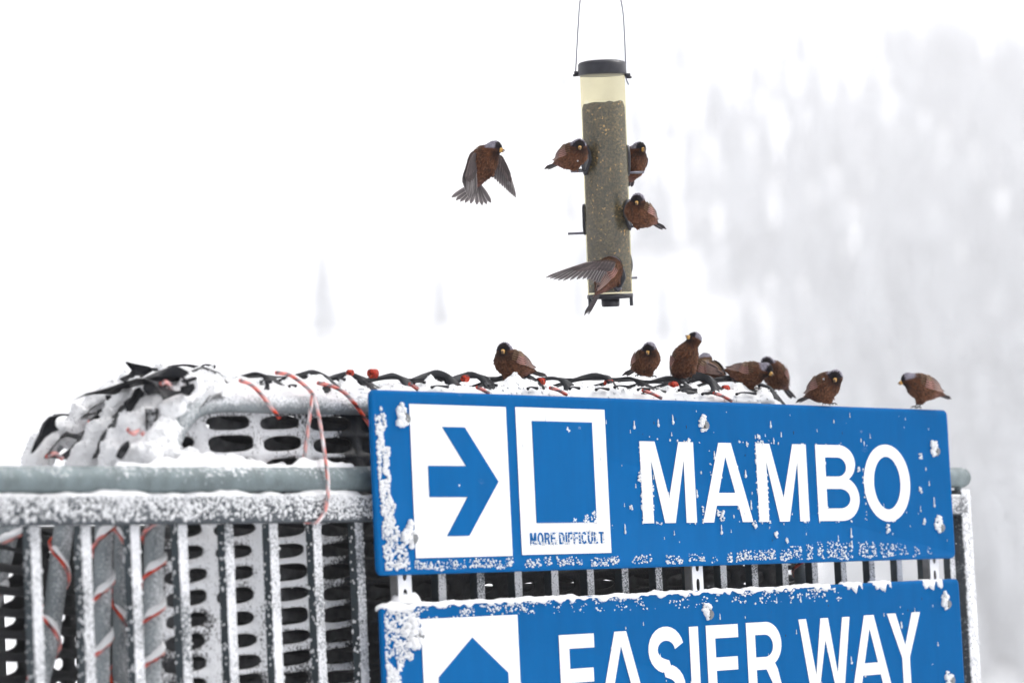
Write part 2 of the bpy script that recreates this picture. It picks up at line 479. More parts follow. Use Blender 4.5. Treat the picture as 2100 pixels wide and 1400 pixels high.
def stroke(path, wd):
    L = []; R = []
    for i, p in enumerate(path):
        a = path[max(0, i - 1)]; b = path[min(len(path) - 1, i + 1)]
        dx, dy = b[0] - a[0], b[1] - a[1]; q = math.hypot(dx, dy) or 1
        wx, wy = wd if hasattr(wd, '__len__') else (wd, wd)
        L.append((p[0] - dy / q * wx / 2, p[1] + dx / q * wy / 2)); R.append((p[0] + dy / q * wx / 2, p[1] - dx / q * wy / 2))
    return L + R[::-1]

def glyph(ch, w, s=0.2, b=0.165):
    """outline loops of a bold grotesque capital, height 1, width w, stem s, bar b"""
    if ch == 'M':
        return [[(0, 0), (0, 1), (s * 1.42, 1), (w / 2, 0.30), (w - s * 1.42, 1), (w, 1), (w, 0), (w - s, 0), (w - s, 0.78), (w / 2 + s * 0.5, 0), (w / 2 - s * 0.5, 0), (s, 0.78), (s, 0)]]
    if ch == 'A':
        h = s * 0.62; k = (w / 2 - h)                     # outer side slope
        xi = lambda y: s * 1.06 + (w / 2 - s * 1.06) * y / 0.86
        return [[(0, 0), (k, 1), (w - k, 1), (w, 0), (w - s * 1.06, 0), (w - xi(0.21), 0.21), (xi(0.21), 0.21), (s * 1.06, 0)],
                [(xi(0.37), 0.37), (w - xi(0.37), 0.37), (w / 2 + 0.004, 0.82), (w / 2 - 0.004, 0.82)]]
    if ch == 'W':
        q = s * 0.93
        return [[(0, 1), (q, 1), (w * 0.29, 0.27), (w * 0.5 - q * 0.5, 1), (w * 0.5 + q * 0.5, 1), (w * 0.71, 0.27), (w - q, 1), (w, 1), (w * 0.76 + q * 0.38, 0), (w * 0.76 - q * 0.55, 0), (w / 2, 0.72), (w * 0.24 + q * 0.55, 0), (w * 0.24 - q * 0.38, 0)]]
    if ch == 'Y':
        return [[(0, 1), (s * 1.12, 1), (w / 2, 0.56), (w - s * 1.12, 1), (w, 1), (w / 2 + s * 0.5, 0.40), (w / 2 + s * 0.5, 0), (w / 2 - s * 0.5, 0), (w / 2 - s * 0.5, 0.40)]]
    if ch == 'E': return [[(0, 0), (0, 1), (w, 1), (w, 1 - b), (s, 1 - b), (s, 0.5 + b * 0.6), (w * 0.95, 0.5 + b * 0.6), (w * 0.95, 0.5 - b * 0.4), (s, 0.5 - b * 0.4), (s, b), (w * 1.03, b), (w * 1.03, 0)]]
    if ch == 'F': return [[(0, 0), (0, 1), (w, 1), (w, 1 - b), (s, 1 - b), (s, 0.5 + b * 0.5), (w * 0.9, 0.5 + b * 0.5), (w * 0.9, 0.5 - b * 0.5), (s, 0.5 - b * 0.5), (s, 0)]]
    if ch == 'I': return [[(0, 0), (0, 1), (s, 1), (s, 0)]]
    if ch == 'L': return [[(0, 0), (0, 1), (s, 1), (s, b), (w, b), (w, 0)]]
    if ch == 'T': return [[(0, 1), (w, 1), (w, 1 - b), (w / 2 + s / 2, 1 - b), (w / 2 + s / 2, 0), (w / 2 - s / 2, 0), (w / 2 - s / 2, 1 - b), (0, 1 - b)]]
    if ch == 'O': return [arc(w / 2, 0.5, w / 2, 0.52, 0, 360, 44)[:-1], arc(w / 2, 0.5, w / 2 - s * 1.02, 0.52 - b, 0, 360, 44)[:-1]]
    if ch == 'D':
        return [[(0, 0), (0, 1), (w * 0.45, 1)] + arc(w * 0.45, 0.5, w * 0.55, 0.5, 88, -88, 20) + [(w * 0.45, 0)],
                [(s, b), (w * 0.43, b)] + arc(w * 0.43, 0.5, w * 0.57 - s, 0.5 - b, -88, 88, 20) + [(w * 0.43, 1 - b), (s, 1 - b)]]
    if ch == 'B':
        return [[(0, 0), (0, 1), (w * 0.55, 1)] + arc(w * 0.55, 0.755, w * 0.385, 0.245, 88, -62, 14) + arc(w * 0.58, 0.29, w * 0.42, 0.29, 64, -88, 16) + [(w * 0.58, 0)],
                [(s, 0.585), (w * 0.52, 0.585)] + arc(w * 0.52, 0.71, w * 0.415 - s, 0.125, -85, 85, 12) + [(w * 0.52, 0.835), (s, 0.835)],
                [(s, b), (w * 0.55, b)] + arc(w * 0.55, 0.293, w * 0.45 - s, 0.128, -85, 85, 12) + [(w * 0.55, 0.421), (s, 0.421)]]
    if ch == 'R':
        return [[(0, 0), (0, 1), (w * 0.55, 1)] + arc(w * 0.55, 0.72, w * 0.42, 0.28, 88, -60, 14) + [(w * 0.83, 0.40), (w * 0.92, 0.20), (w * 1.02, 0), (w * 1.02 - s * 1.15, 0), (w * 0.66, 0.24)] + [(w * 0.52, 0.40), (s, 0.40), (s, 0)],
                [(s, 0.56), (w * 0.52, 0.56)] + arc(w * 0.52, 0.70, w * 0.45 - s, 0.14, -85, 85, 12) + [(w * 0.52, 0.84), (s, 0.84)]]
    if ch == 'C': return [stroke(arc(w / 2, 0.5, w / 2 - s / 2, 0.52 - b / 2, 38, 322, 30), (s, b))]
    if ch == 'U': return [[(0, 1), (s, 1), (s, 0.36)] + arc(w / 2, 0.36, w / 2 - s, 0.36 - b, 180, 360, 16) + [(w - s, 1), (w, 1), (w, 0.36)] + arc(w / 2, 0.36, w / 2, 0.38, 0, -180, 16)]
    if ch == 'S':
        p = arc(w / 2, 0.74, w / 2 - s / 2, 0.28 - b / 2, 12, 268, 18) + arc(w / 2, 0.27, w / 2 - s / 2, 0.29 - b / 2, 86, -168, 18)
        return [stroke(p, (s, b * 1.04))]
    return []

def flat_print(name, loops, mat, parent, w0, th=0.0012, seed=None):
    """loops in sign coordinates (u, v) -> thin raised print"""
    cu = bpy.data.curves.new(name, 'CURVE'); cu.dimensions = '2D'; cu.fill_mode = 'BOTH'; cu.extrude = th / 2
    for lp in loops:
        sp = cu.splines.new('POLY'); sp.points.add(len(lp) - 1); sp.use_cyclic_u = True
        for q, (a, b) in zip(sp.points, lp): q.co = (a, b, 0, 1)
    ob = bpy.data.objects.new('tmp', cu); col.objects.link(ob)
    me = bpy.data.meshes.new_from_object(ob)
    bpy.data.objects.remove(ob); bpy.data.curves.remove(cu)
    pl = np.array(parent.location); q = parent.parent
    while q is not None: pl = pl + np.array(q.location); q = q.parent
    for v in me.vertices:
        v.co = Vector(tuple(S(v.co.x, v.co.y, w0 + v.co.z) - pl))
    me.name = name; me.materials.clear(); me.materials.append(mat)
    o = bpy.data.objects.new(name, me); col.objects.link(o); o.parent = parent
    return o

def letter(ch, u0, u1, v0, v1, parent, w0, mat, lean=0.0, s=0.2, b=0.165):
    h = v1 - v0; w = (u1 - u0) / h
    loops = [[(u0 + x * h + lean * y * h, v0 + y * h) for x, y in lp] for lp in glyph(ch, w, s, b)]
    return flat_print('letter', loops, mat, parent, w0)

def frost_print(name, base, cover, scale=28, vary=0.07):
    """painted sheet with thin frost and faint streaks"""
    m, n, l, b = new_mat(name)
    geo = nd(n, 'ShaderNodeNewGeometry')
    t = nd(n, 'ShaderNodeTexNoise', Scale=scale, Detail=6.0, Roughness=0.7); l.new(geo.outputs['Position'], t.inputs['Vector'])
    mp = nd(n, 'ShaderNodeMapping'); mp.inputs['Scale'].default_value = (34, 34, 7); l.new(geo.outputs['Position'], mp.inputs[0])
    t2 = nd(n, 'ShaderNodeTexNoise', Scale=1.0, Detail=3.0); l.new(mp.outputs[0], t2.inputs['Vector'])
    r = nd(n, 'ShaderNodeMapRange', interpolation_type='SMOOTHSTEP'); l.new(t.outputs['Fac'], r.inputs[0])
    r.inputs[1].default_value = 1.0 - cover; r.inputs[2].default_value = 1.12 - cover
    rb = ramp(n, [(0.3, [x * (1 - vary) for x in base]), (0.75, [x * (1 + vary) for x in base])]); l.new(t2.outputs['Fac'], rb.inputs[0])
    mx = nd(n, 'ShaderNodeMix', data_type='RGBA'); l.new(r.outputs[0], mx.inputs[0]); l.new(rb.outputs[0], mx.inputs[6]); mx.inputs[7].default_value = (0.8, 0.83, 0.88, 1)
    l.new(mx.outputs[2], b.inputs['Base Color']); b.inputs['Roughness'].default_value = 0.55; b.inputs['Specular IOR Level'].default_value = 0.03
    bp = nd(n, 'ShaderNodeBump', Strength=0.12, Distance=0.002); l.new(t.outputs['Fac'], bp.inputs['Height']); l.new(bp.outputs[0], b.inputs['Normal'])
    return m
MT['blue'] = frost_print('sign_blue', (0.0, 0.110, 0.332), 0.27, vary=0.055)
MT['white'] = frost_print('sign_white', (0.84, 0.845, 0.86), 0.2, vary=0.015)
MT['bolt'] = plain('bolt_steel', (0.22, 0.23, 0.24), 0.4, 0.7)

# ------------------------------------------------------------------ the two trail signs
def sign_plate(parent, u0, u1, v0, v1, slope=0.0, th=0.014, rc=0.016, be=0.006):
    """sheet with rounded corners and a rounded lip; front face at w = 0"""
    def ring(ins, w):
        out = []
        for (cu_, cv_, a0) in ((u1, v1, 0), (u0, v1, 90), (u0, v0, 180), (u1, v0, 270)):
            su = 1 if cu_ == u1 else -1; sv = 1 if cv_ == v1 else -1; r = rc
            for q in range(7):
                a = rad(a0 + 15 * q)
                x = cu_ - su * rc + (r - ins) * math.cos(a); y = cv_ - sv * rc + (r - ins) * math.sin(a)
                out.append(S(x, y + slope * x, w))
        return out
    rings = [ring(be, -th), ring(0, -th + be)] + [ring(be * (1 - math.cos(rad(a))), -be + be * math.sin(rad(a))) for a in (0, 30, 60, 90)] + [ring(be + 0.003, 0), ring(be + 0.006, -0.0012)]
    m = len(rings[0]); mb = MB(); V = [p for r in rings for p in r]; Fc = []
    for i in range(len(rings) - 1):
        for k in range(m): Fc.append([i * m + k, i * m + (k + 1) % m, (i + 1) * m + (k + 1) % m, (i + 1) * m + k])
    Fc.append([(len(rings) - 1) * m + k for k in range(m)]); Fc.append([k for k in range(m)][::-1])
    mb.add(V, Fc)
    o = mb.build('plate', MT['blue'], parent, smooth=True)
    return o

def bolt(parent, u, v):
    mb = MB(); c = S(u, v, 0.0)
    for r, z0, z1, n in ((0.0125, -0.001, 0.002, 14), (0.0085, 0.002, 0.0075, 6)):
        V = [S(u + r * math.cos(6.2832 * k / n), v + r * math.sin(6.2832 * k / n), z) for z in (z0, z1) for k in range(n)]
        mb.add(V, [[k, (k + 1) % n, n + (k + 1) % n, n + k] for k in range(n)] + [[n + k for k in range(n)]])
    mb.build('bolt', MT['bolt'], parent, False)

def quad(u0, u1, v0, v1): return [(u0, v0), (u1, v0), (u1, v1), (u0, v1)]

FW = -0.0012                                    # recessed sign face
sg = thing('trail_sign', 'long blue sign reading MAMBO with a right arrow and a square symbol', 'sign', S(0, 0, -0.02))
sign_plate(sg, 0.008, 2.2334, 0.0, 0.38)
ap = flat_print('arrow_panel', [quad(0.1262, 0.4410, 0.0337, 0.3524)], MT['white'], sg, FW + 0.0012)
flat_print('arrow', [[(0.227, 0.3062), (0.300, 0.3062), (0.4034, 0.1920), (0.299, 0.0782), (0.227, 0.0782), (0.2992, 0.1597), (0.1763, 0.1597), (0.1763, 0.2246), (0.2992, 0.2246)]], MT['blue'], ap, FW + 0.0026)
dp = flat_print('difficulty_panel', [quad(0.4735, 0.7874, 0.0352, 0.3530)], MT['white'], sg, FW + 0.0012)
flat_print('square_symbol', [quad(0.5270, 0.7380, 0.1032, 0.3236)], MT['blue'], dp, FW + 0.0026)
loops = []; x = 0.5022
for ch in 'MORE DIFFICULT':
    if ch == ' ': x += 0.0105; continue
    w_ = {'M': 0.95, 'O': 0.9, 'R': 0.8, 'E': 0.7, 'D': 0.82, 'I': 0.2, 'F': 0.66, 'C': 0.84, 'U': 0.78, 'L': 0.62, 'T': 0.74}[ch] * 0.0255
    for lp in glyph(ch, w_ / 0.0255, 0.2, 0.15): loops.append([(x + a * 0.0255, 0.0565 + b * 0.0255) for a, b in lp])
    x += w_ + 0.0052
kx = (0.7605 - 0.5022) / (x - 0.0052 - 0.5022)
loops = [[(0.5022 + (a - 0.5022) * kx, b) for a, b in lp] for lp in loops]
flat_print('lettering', loops, MT['blue'], dp, FW + 0.0026)
for ch, a, b in (('M', 0.911, 1.1155), ('A', 1.1403, 1.3405), ('M', 1.366, 1.576), ('B', 1.6165, 1.799), ('O', 1.8235, 2.034)):
    letter(ch, a, b, 0.0995, 0.2845, sg, FW + 0.0012, MT['white'], s=0.215 if ch != 'O' else 0.235, b=0.165)
for u_, v_ in ((0.1133, 0.3207), (0.1206, 0.0749), (1.1663, 0.3239), (2.1671, 0.2733), (2.1694, 0.0792)): bolt(sg, u_, v_)

LV1 = -0.0615; LV0 = LV1 - 0.40
sl = 0.0044
sg2 = thing('trail_sign', 'lower blue sign reading EASIER WAY with an arrow pointing up', 'sign', S(0, LV0, -0.02))
sign_plate(sg2, 0.011, 2.2425, LV0, LV1, slope=sl)
ap2 = flat_print('arrow_panel', [quad(0.1335, 0.4476, -0.415, -0.0915)], MT['white'], sg2, FW + 0.0012)
ac = 0.2935
flat_print('arrow', [[(ac - 0.113, -0.213), (ac, -0.1350), (ac + 0.113, -0.213), (ac + 0.113, -0.29), (ac + 0.032, -0.235), (ac + 0.032, -0.37), (ac - 0.032, -0.37), (ac - 0.032, -0.235), (ac - 0.113, -0.29)]], MT['blue'], ap2, FW + 0.0026)
for ch, a, b in (('E', 0.586, 0.709), ('A', 0.716, 0.895), ('S', 0.906, 1.040), ('I', 1.0633, 1.0969), ('E', 1.1285, 1.2545), ('R', 1.288, 1.433), ('W', 1.5053, 1.7252), ('A', 1.722, 1.9005), ('Y', 1.8937, 2.0459)):
    t_ = -0.1441 + 0.0064 * (a + b) / 2
    letter(ch, a, b, t_ - 0.185, t_, sg2, FW + 0.0012, MT['white'], s=0.185, b=0.165)
for u_, v_ in ((0.1262, -0.1258), (1.1461, -0.1115), (2.1786, -0.1156), (2.1762, -0.3082)): bolt(sg2, u_, v_)

# ------------------------------------------------------------------ struts the signs are bolted to
def hole_cell(mb, mapf, a0, a1, b0, b1, ha, hb, th, n=24, p=3.0, fr=None, ca=0.0, cb=0.0):
    """one cell of a perforated sheet: rectangle a0..a1 x b0..b1 with a rounded hole of half size ha x hb"""
    ca += (a0 + a1) / 2; cb += (b0 + b1) / 2
    inner = []; outer = []
    for k in range(n):
        t = 2 * math.pi * (k + 0.5) / n; c, s_ = math.cos(t), math.sin(t)
        inner.append((ca + ha * math.copysign(abs(c) ** (2 / p), c), cb + hb * math.copysign(abs(s_) ** (2 / p), s_)))
        q = max(abs(c) / ((a1 - a0) / 2), abs(s_) / ((b1 - b0) / 2)); outer.append(((a0 + a1) / 2 + c / q, (b0 + b1) / 2 + s_ / q))
    for sx_ in (0, 1):
        for sy_ in (0, 1):
            cx_, cy_ = (a0, a1)[sx_], (b0, b1)[sy_]
            k = min(range(n), key=lambda q: (outer[q][0] - cx_) ** 2 / (a1 - a0) ** 2 + (outer[q][1] - cy_) ** 2 / (b1 - b0) ** 2); outer[k] = (cx_, cy_)
    V = [mapf(a, b, 0) for a, b in outer] + [mapf(a, b, 0) for a, b in inner] + [mapf(a, b, -th) for a, b in inner] + [mapf(a, b, -th) for a, b in outer]
    Fc = []
    for r in range(3):
        for k in range(n): Fc.append([r * n + k, r * n + (k + 1) % n, (r + 1) * n + (k + 1) % n, (r + 1) * n + k])
    f_ = None
    if fr is not None:
        f_ = [fr(a, b) for a, b in outer] + [fr(a, b) - 0.02 for a, b in inner] + [fr(a, b) - 0.3 for a, b in inner] + [fr(a, b) - 0.5 for a, b in outer]
    mb.add(V, Fc, fr=f_)

for u_, lab in ((0.107, 'frosted slotted steel strut behind the left ends of both blue signs'),
                (1.1305, 'frosted slotted steel strut behind the middle of both blue signs'),
                (2.1537, 'frosted slotted steel strut behind the right ends of both blue signs')):
    st = thing('slotted_strut', lab, 'strut', S(u_, -1.4, -0.024), 'struts holding the signs')
    mb = MB()
    for k in range(40):
        z0 = 0.34 - 0.045 * (k + 1)
        if z0 < -0.52: break
        hole_cell(mb, lambda a, b, d: S(a, b, -0.0165 + d), u_ - 0.021, u_ + 0.021, z0, z0 + 0.045, 0.0065, 0.014, 0.003, 16, 2.6)
    mb.add(*box_data(S(u_ - 0.0195, -0.1, -0.029), U, K, N, 0.0015, 0.43, 0.0095)); mb.add(*box_data(S(u_ + 0.0195, -0.1, -0.029), U, K, N, 0.0015, 0.43, 0.0095))
    mb.build('channel', MT['strut'], st, False)

# ------------------------------------------------------------------ fence in front
WF = -0.062
BASE = -ORG[2]                                # v of the ground
def rail_v(u): return 0.200 + 0.0045 * u
fn = thing('steel_fence', 'grey frosted steel fence of upright bars carrying the signs', 'fence', S(0.6, BASE, WF))
UA, UB = -1.35, 2.385
path = [S(UA + (UB - UA) * i / 30, rail_v(UA + (UB - UA) * i / 30), WF) for i in range(31)]
path = path + [path[-1] + U * d for d in (0.008, 0.014, 0.018)]
mb = MB(); mb.add(*tube_data(path, [0.0265] * 31 + [0.0235, 0.016, 0.006], 20)); mb.build('top_rail', MT['steel'], fn)
def rail(v0, v1, th, name, w0=WF):
    mb = MB(); c = S((UA + UB) / 2, (v0 + v1) / 2, w0 + 0.002)
    mb.add(*box_data(c, N, U, K, th / 2, (UB - UA) / 2 - 0.02, (v1 - v0) / 2, 0.006)); mb.build(name, MT['rail2'], fn)
rail(0.112, 0.166, 0.044, 'rail'); rail(-1.3, -1.25, 0.044, 'rail')
k = 0
u_ = -0.871 - 3 * 0.1272
while u_ < 2.33:
    if True:
        mb = MB(); mb.add(*box_data(S(u_, -0.57, WF - 0.006), U, K, N, 0.0130, 0.681, 0.0105, 0.002)); mb.build('bar', MT['bar'], fn, False)
    u_ += 0.1272
for u_, vt in ((2.362, 0.178),):
    mb = MB(); mb.add(*box_data(S(u_, (BASE + vt) / 2, WF), U, K, N, 0.024, (vt - BASE) / 2, 0.024, 0.006)); mb.build('post', MT['post'], fn)
mb = MB(); mb.add(*tube_data([S(2.362, 0.176, WF), S(2.362, 0.19, WF)], 0.010, 10)); mb.build('post_cap', MT['steel'], fn)

# second fence behind
rf = thing('steel_fence', 'dark steel bar fence running behind the net bundle', 'fence', S(0.6, BASE, -1.05))
for v0 in (0.13, -1.28):
    mb = MB(); mb.add(*box_data(S(0.7, v0, -1.05), N, U, K, 0.02, 2.6, 0.025, 0.005)); mb.build('rail', MT['rearbar'], rf)
for k in range(36):
    mb = MB(); mb.add(*box_data(S(-1.65 + 0.1272 * k + 0.04, -0.57, -1.05), U, K, N, 0.013, 0.70, 0.0105, 0.002)); mb.build('bar', MT['rearbar'], rf, False)

# ------------------------------------------------------------------ pipe frame behind the fence
def pts(lst, w): return [at(x, y, w if np.isscalar(w) else w[i]) for i, (x, y) in enumerate(lst)]
P1 = pts([(308, 1440), (313, 1250), (317, 1085), (332, 990), (350, 915), (372, 868), (402, 838), (445, 827), (500, 827), (600, 829), (745, 832)], -0.135)
P1 = smooth_path(P1, 6) + [S(u_, 0.3585, -0.135) for u_ in np.linspace(0.25, 1.6, 28)] + [S(1.66, 0.352, -0.135), S(1.70, 0.33, -0.135), S(1.722, 0.29, -0.135), S(1.73, 0.1, -0.135), S(1.73, -0.4, -0.135)]
P2 = smooth_path(pts([(204, 1440), (214, 1085), (232, 965), (262, 893), (310, 845), (370, 826), (430, 822)], -0.23), 6)
P3 = smooth_path(pts([(246, 1440), (252, 1085), (268, 955), (300, 885), (350, 838), (410, 818)], -0.28), 6)
P4 = smooth_path(pts([(70, 1440), (102, 1303), (131, 1084), (160, 965), (205, 888), (265, 826), (330, 797), (420, 788)], -0.36), 6)
P5 = smooth_path(pts([(-40, 1330), (20, 1085), (45, 1003), (92, 930), (150, 876), (215, 826), (290, 788), (400, 780)], -0.45), 6)
P5 = P5 + [S(u_, 0.424, -0.45) for u_ in np.linspace(0.1, 1.7, 12)]
fr_ = thing('pipe_frame', 'bent grey pipe frame that carries the snowy black net', 'frame', S(-0.2, BASE, -0.3))
for P, nm, r in ((P1, 'front_pipe', 0.0195), (P2, 'pipe', 0.0185), (P3, 'pipe', 0.0165), (P4, 'pipe', 0.020), (P5, 'back_pipe', 0.020)):
    P = list(P)
    if P[0][2] > 0.05: P = [P[0] * np.array([1, 1, 0]) - K * 0.02] + P
    mb = MB(); mb.add(*tube_data(P, r, 16)); mb.build(nm, MT['pipe'], fr_)
for u_ in (0.5, 1.4):
    mb = MB(); mb.add(*tube_data([S(u_, 0.352, -0.14), S(u_, 0.40, -0.45)], 0.012, 10)); mb.build('cross_pipe', MT['pipe'], fr_)

# ------------------------------------------------------------------ perforated black net
nt_ = thing('safety_net', 'black perforated plastic net wrapped round the pipe frame behind the fence', 'net', S(0.5, BASE, -0.2))
def wob(a, b, s): return 0.010 * vn(a * 6 + s, b * 5, s * 3.1)
def tri(x):
    f = (x - 0.10) % 1.0
    return f / 0.8 - 0.5 if f < 0.8 else 0.5 - (f - 0.8) / 0.2
def front_map(w0, s, amp=1.0):
    return lambda a, b, d: S(a + 0.004 * vn(b * 9, s, a * 3), b + 0.35 * wob(a * 1.6, b * 2, s + 5) + 0.0065 * tri((a + 0.319) / 0.15), w0 + amp * wob(a, b, s) + d)
def ff(a, b):
    return 0.64 - 0.9 * min(1, max(0, (a - 0.06) / 0.12)) - 0.25 * min(1, max(0, (-0.40 - a) / 0.1)) - 0.22 * max(0, vn(a * 12, b * 14, 2.0))
mb = MB(); mk = front_map(-0.158, 1.0)
for i in range(-1, 14):
    for j in range(-12, 6):
        c = 0.103 + 0.0437 * j
        a0 = -0.319 + 0.15 * i; hw = 0.058 + RNG.uniform(-0.006, 0.004); hh = 0.0160 + RNG.uniform(-0.0028, 0.0016)
        hole_cell(mb, mk, a0, a0 + 0.15, c - 0.02185, c + 0.02185, hw, hh, 0.005, 20, RNG.uniform(2.5, 3.6), ff, ca=RNG.uniform(-0.004, 0.004), cb=RNG.uniform(-0.0012, 0.0012))
mb.build('front_panel', MT['net'], nt_)
for w0, sh, u0, u1, nm in ((-0.205, 0.047, -0.44, 1.75, 'inner_panel'), (-0.29, 0.09, -0.36, 1.75, 'inner_panel'), (-0.41, 0.02, -0.86, 1.78, 'back_panel')):  # second inner layer is added to block bright background and darken the inside
    mb = MB(); mk = front_map(w0, w0 * 31, 1.6); a0 = u0 + sh
    while a0 < u1:
        for j in range(-12, 6 if a0 > -0.3 else 0):
            c = 0.103 + 0.0437 * (j + (sh * 9) % 1)
            hole_cell(mb, mk, a0, a0 + 0.15, c - 0.02185, c + 0.02185, 0.053, 0.0135, 0.005, 14, 2.8, lambda a, b: (0.22 if w0 > -0.21 and a < 0.2 else -0.35) + 0.32 * vn(a * 15, b * 15, w0))
        a0 += 0.15
    mb.build(nm, MT['netgray'] if w0 > -0.21 else MT['net'], nt_)

# the strip that lies over the top of the frame; its cross strips buckle upwards
PADS = [-0.452, -0.355, -0.2746, -0.1113, 0.051, 0.1728, 0.3061, 0.468, 0.5848, 0.7394, 0.8633, 1.0181, 1.1589, 1.3037, 1.4227, 1.5652, 1.68, 1.775]
PROF = [(-0.128, 0.362), (-0.140, 0.388), (-0.170, 0.409), (-0.205, 0.416), (-0.260, 0.414), (-0.32, 0.412), (-0.38, 0.408), (-0.43, 0.395), (-0.465, 0.36)]
def prof(t):
    t = min(max(t, 0), 0.9999) * (len(PROF) - 1); i = int(t); f = t - i
    return (PROF[i][0] * (1 - f) + PROF[i + 1][0] * f, PROF[i][1] * (1 - f) + PROF[i + 1][1] * f)
def top_map(a, b, d):
    w_, v_ = prof(b)
    i = max(k for k in range(len(PADS)) if PADS[k] <= a + 1e-9) if a >= PADS[0] else 0
    i = min(i, len(PADS) - 2); f = (a - PADS[i]) / (PADS[i + 1] - PADS[i])
    dist = min(abs(f), abs(1 - f)); crest = math.exp(-((b - 0.37) / 0.22) ** 2)
    z = (0.022 + 0.010 * vn(i * 1.7 + (f > 0.5), 3.3, 1.0)) * math.exp(-(dist / 0.20) ** 2) * crest
    z += 0.012 * crest * f * (1 - f) * 4 * (0.4 + vn(i * 3.1, b * 7, 9.0))
    end = max(0, (a - 1.60) / 0.17) ** 2 * 0.10 + max(0, (-0.38 - a) / 0.08) ** 2 * 0.02
    return S(a, v_ + 0.021 * a + z - end + d * 0.7, w_ + 0.012 * vn(a * 7, b * 4, 4.0) + d * 0.3)
mb = MB()
for i in range(len(PADS) - 1):
    a0, a1 = PADS[i], PADS[i + 1]
    for b0, b1, hb_ in ((0.10, 0.39, 0.131), (0.39, 0.80, 0.193)):
        hole_cell(mb, top_map, a0, a1, b0, b1, (a1 - a0) / 2 - 0.014 - RNG.uniform(0, 0.005), hb_, 0.004, 36, 2.3)
mb.build('top_strip', MT['netdark'], nt_)

# torn edge of the net sticking out along the back pipe at the left end: plates joined by thin strands
def flap(outline, w0, th=0.005, bend=0.02):
    lp = [at(x, y, w0 + bend * math.sin(i * 1.3) * 0.3) for i, (x, y) in enumerate(outline)]
    c = sum(lp) / len(lp); n = len(lp); V = []
    for sgn, k in ((1, 0.93), (0.0, 1.0), (-1, 0.93)): V += [c + (p - c) * k + N * sgn * th for p in lp]
    V += [c + N * (th + 0.006), c - N * (th - 0.004)]
    Fc = [[r * n + k, r * n + (k + 1) % n, (r + 1) * n + (k + 1) % n, (r + 1) * n + k] for r in (0, 1) for k in range(n)]
    Fc += [[3 * n, k, (k + 1) % n] for k in range(n)] + [[3 * n + 1, 2 * n + (k + 1) % n, 2 * n + k] for k in range(n)]
    mb = MB(); mb.add(V, Fc); mb.build('net_flap', MT['netdark'], nt_)
def strand(px, w0, r=0.0032, nm='strand', mat='netdark', par=None):
    P = smooth_path(pts(px, w0), 8); m = len(P)
    mb = MB(); mb.add(*tube_data(P, [r * (1.5 - 0.8 * math.sin(math.pi * i / (m - 1))) for i in range(m)], 6)); mb.build(nm, MT[mat], par or nt_)
flap([(259, 741), (275, 745), (306, 751), (312, 762), (304, 778), (288, 782), (276, 788), (262, 786), (246, 779), (248, 775), (266, 767), (274, 757), (270, 748)], -0.38)
flap([(300, 775), (318, 770), (336, 771), (341, 790), (330, 806), (304, 810), (294, 798)], -0.20)
flap([(219, 810), (232, 812), (247, 819), (245, 836), (232, 846), (224, 840), (216, 852), (202, 849), (201, 840), (214, 836), (224, 824)], -0.37)
flap([(279, 796), (285, 793), (296, 806), (290, 816), (272, 836), (264, 852), (258, 832), (255, 824), (272, 812)], -0.22)
flap([(90, 866), (102, 853), (118, 850), (112, 860), (112, 872), (120, 882), (104, 888), (92, 896), (78, 908), (70, 924), (64, 930), (72, 908), (82, 888)], -0.39)
flap([(186, 858), (196, 851), (204, 852), (206, 868), (214, 880), (218, 890), (212, 894), (206, 878), (190, 866)], -0.36)
flap([(244, 925), (252, 912), (262, 903), (264, 915), (254, 934), (248, 942), (240, 936)], -0.12)
flap([(372, 780), (400, 772), (402, 778), (380, 786)], -0.12); flap([(372, 792), (394, 786), (398, 796), (386, 812), (374, 806)], -0.12)
strand([(112, 853), (130, 850), (155, 853), (190, 860)], -0.45); strand([(304, 757), (330, 757), (355, 750), (385, 749), (415, 756)], -0.40)
strand([(70, 925), (60, 942), (52, 960)], -0.45, 0.005); strand([(392, 758), (374, 775), (356, 785)], -0.38, 0.002)
strand([(404, 760), (420, 748), (440, 752)], -0.36, 0.003)

# net plastered over the rounded left end, half buried in snow
def arc_pts(P, z0):
    Q = [p for p in P[:44] if p[2] > z0]
    return np.array(Q)
_ends = [arc_pts(P5, at(55, 975, -0.45)[2]), arc_pts(P4, at(160, 965, -0.36)[2]), arc_pts(P2, at(232, 965, -0.23)[2]), arc_pts(P1, at(338, 965, -0.135)[2])]
def end_map(a, b, d):
    t = min(max(b, 0), 0.999) * 3; i = int(t); f_ = t - i
    def pt(Q):
        x = min(max(a, 0), 1) * min(len(Q) - 1, 22); j = min(int(x), len(Q) - 2); return Q[j] + (Q[j + 1] - Q[j]) * (x - j)
    p = pt(_ends[i]) * (1 - f_) + pt(_ends[i + 1]) * f_
    return p + N * (0.030 + d + 0.014 * vn(a * 7, b * 8, 2.0)) + K * (0.016 + 0.012 * vn(a * 6, b * 9, 5.0))
mb = MB()
for i in range(5):
    for j in range(5):
        hole_cell(mb, end_map, i / 5, (i + 1) / 5, j / 5 - 0.03, (j + 1) / 5 - 0.03, 0.085, 0.070, 0.005, 16, 2.6, lambda p, q: 0.28 + 0.45 * vn(p * 9, q * 9, 6.0))
mb.build('end_panel', MT['net'], nt_)

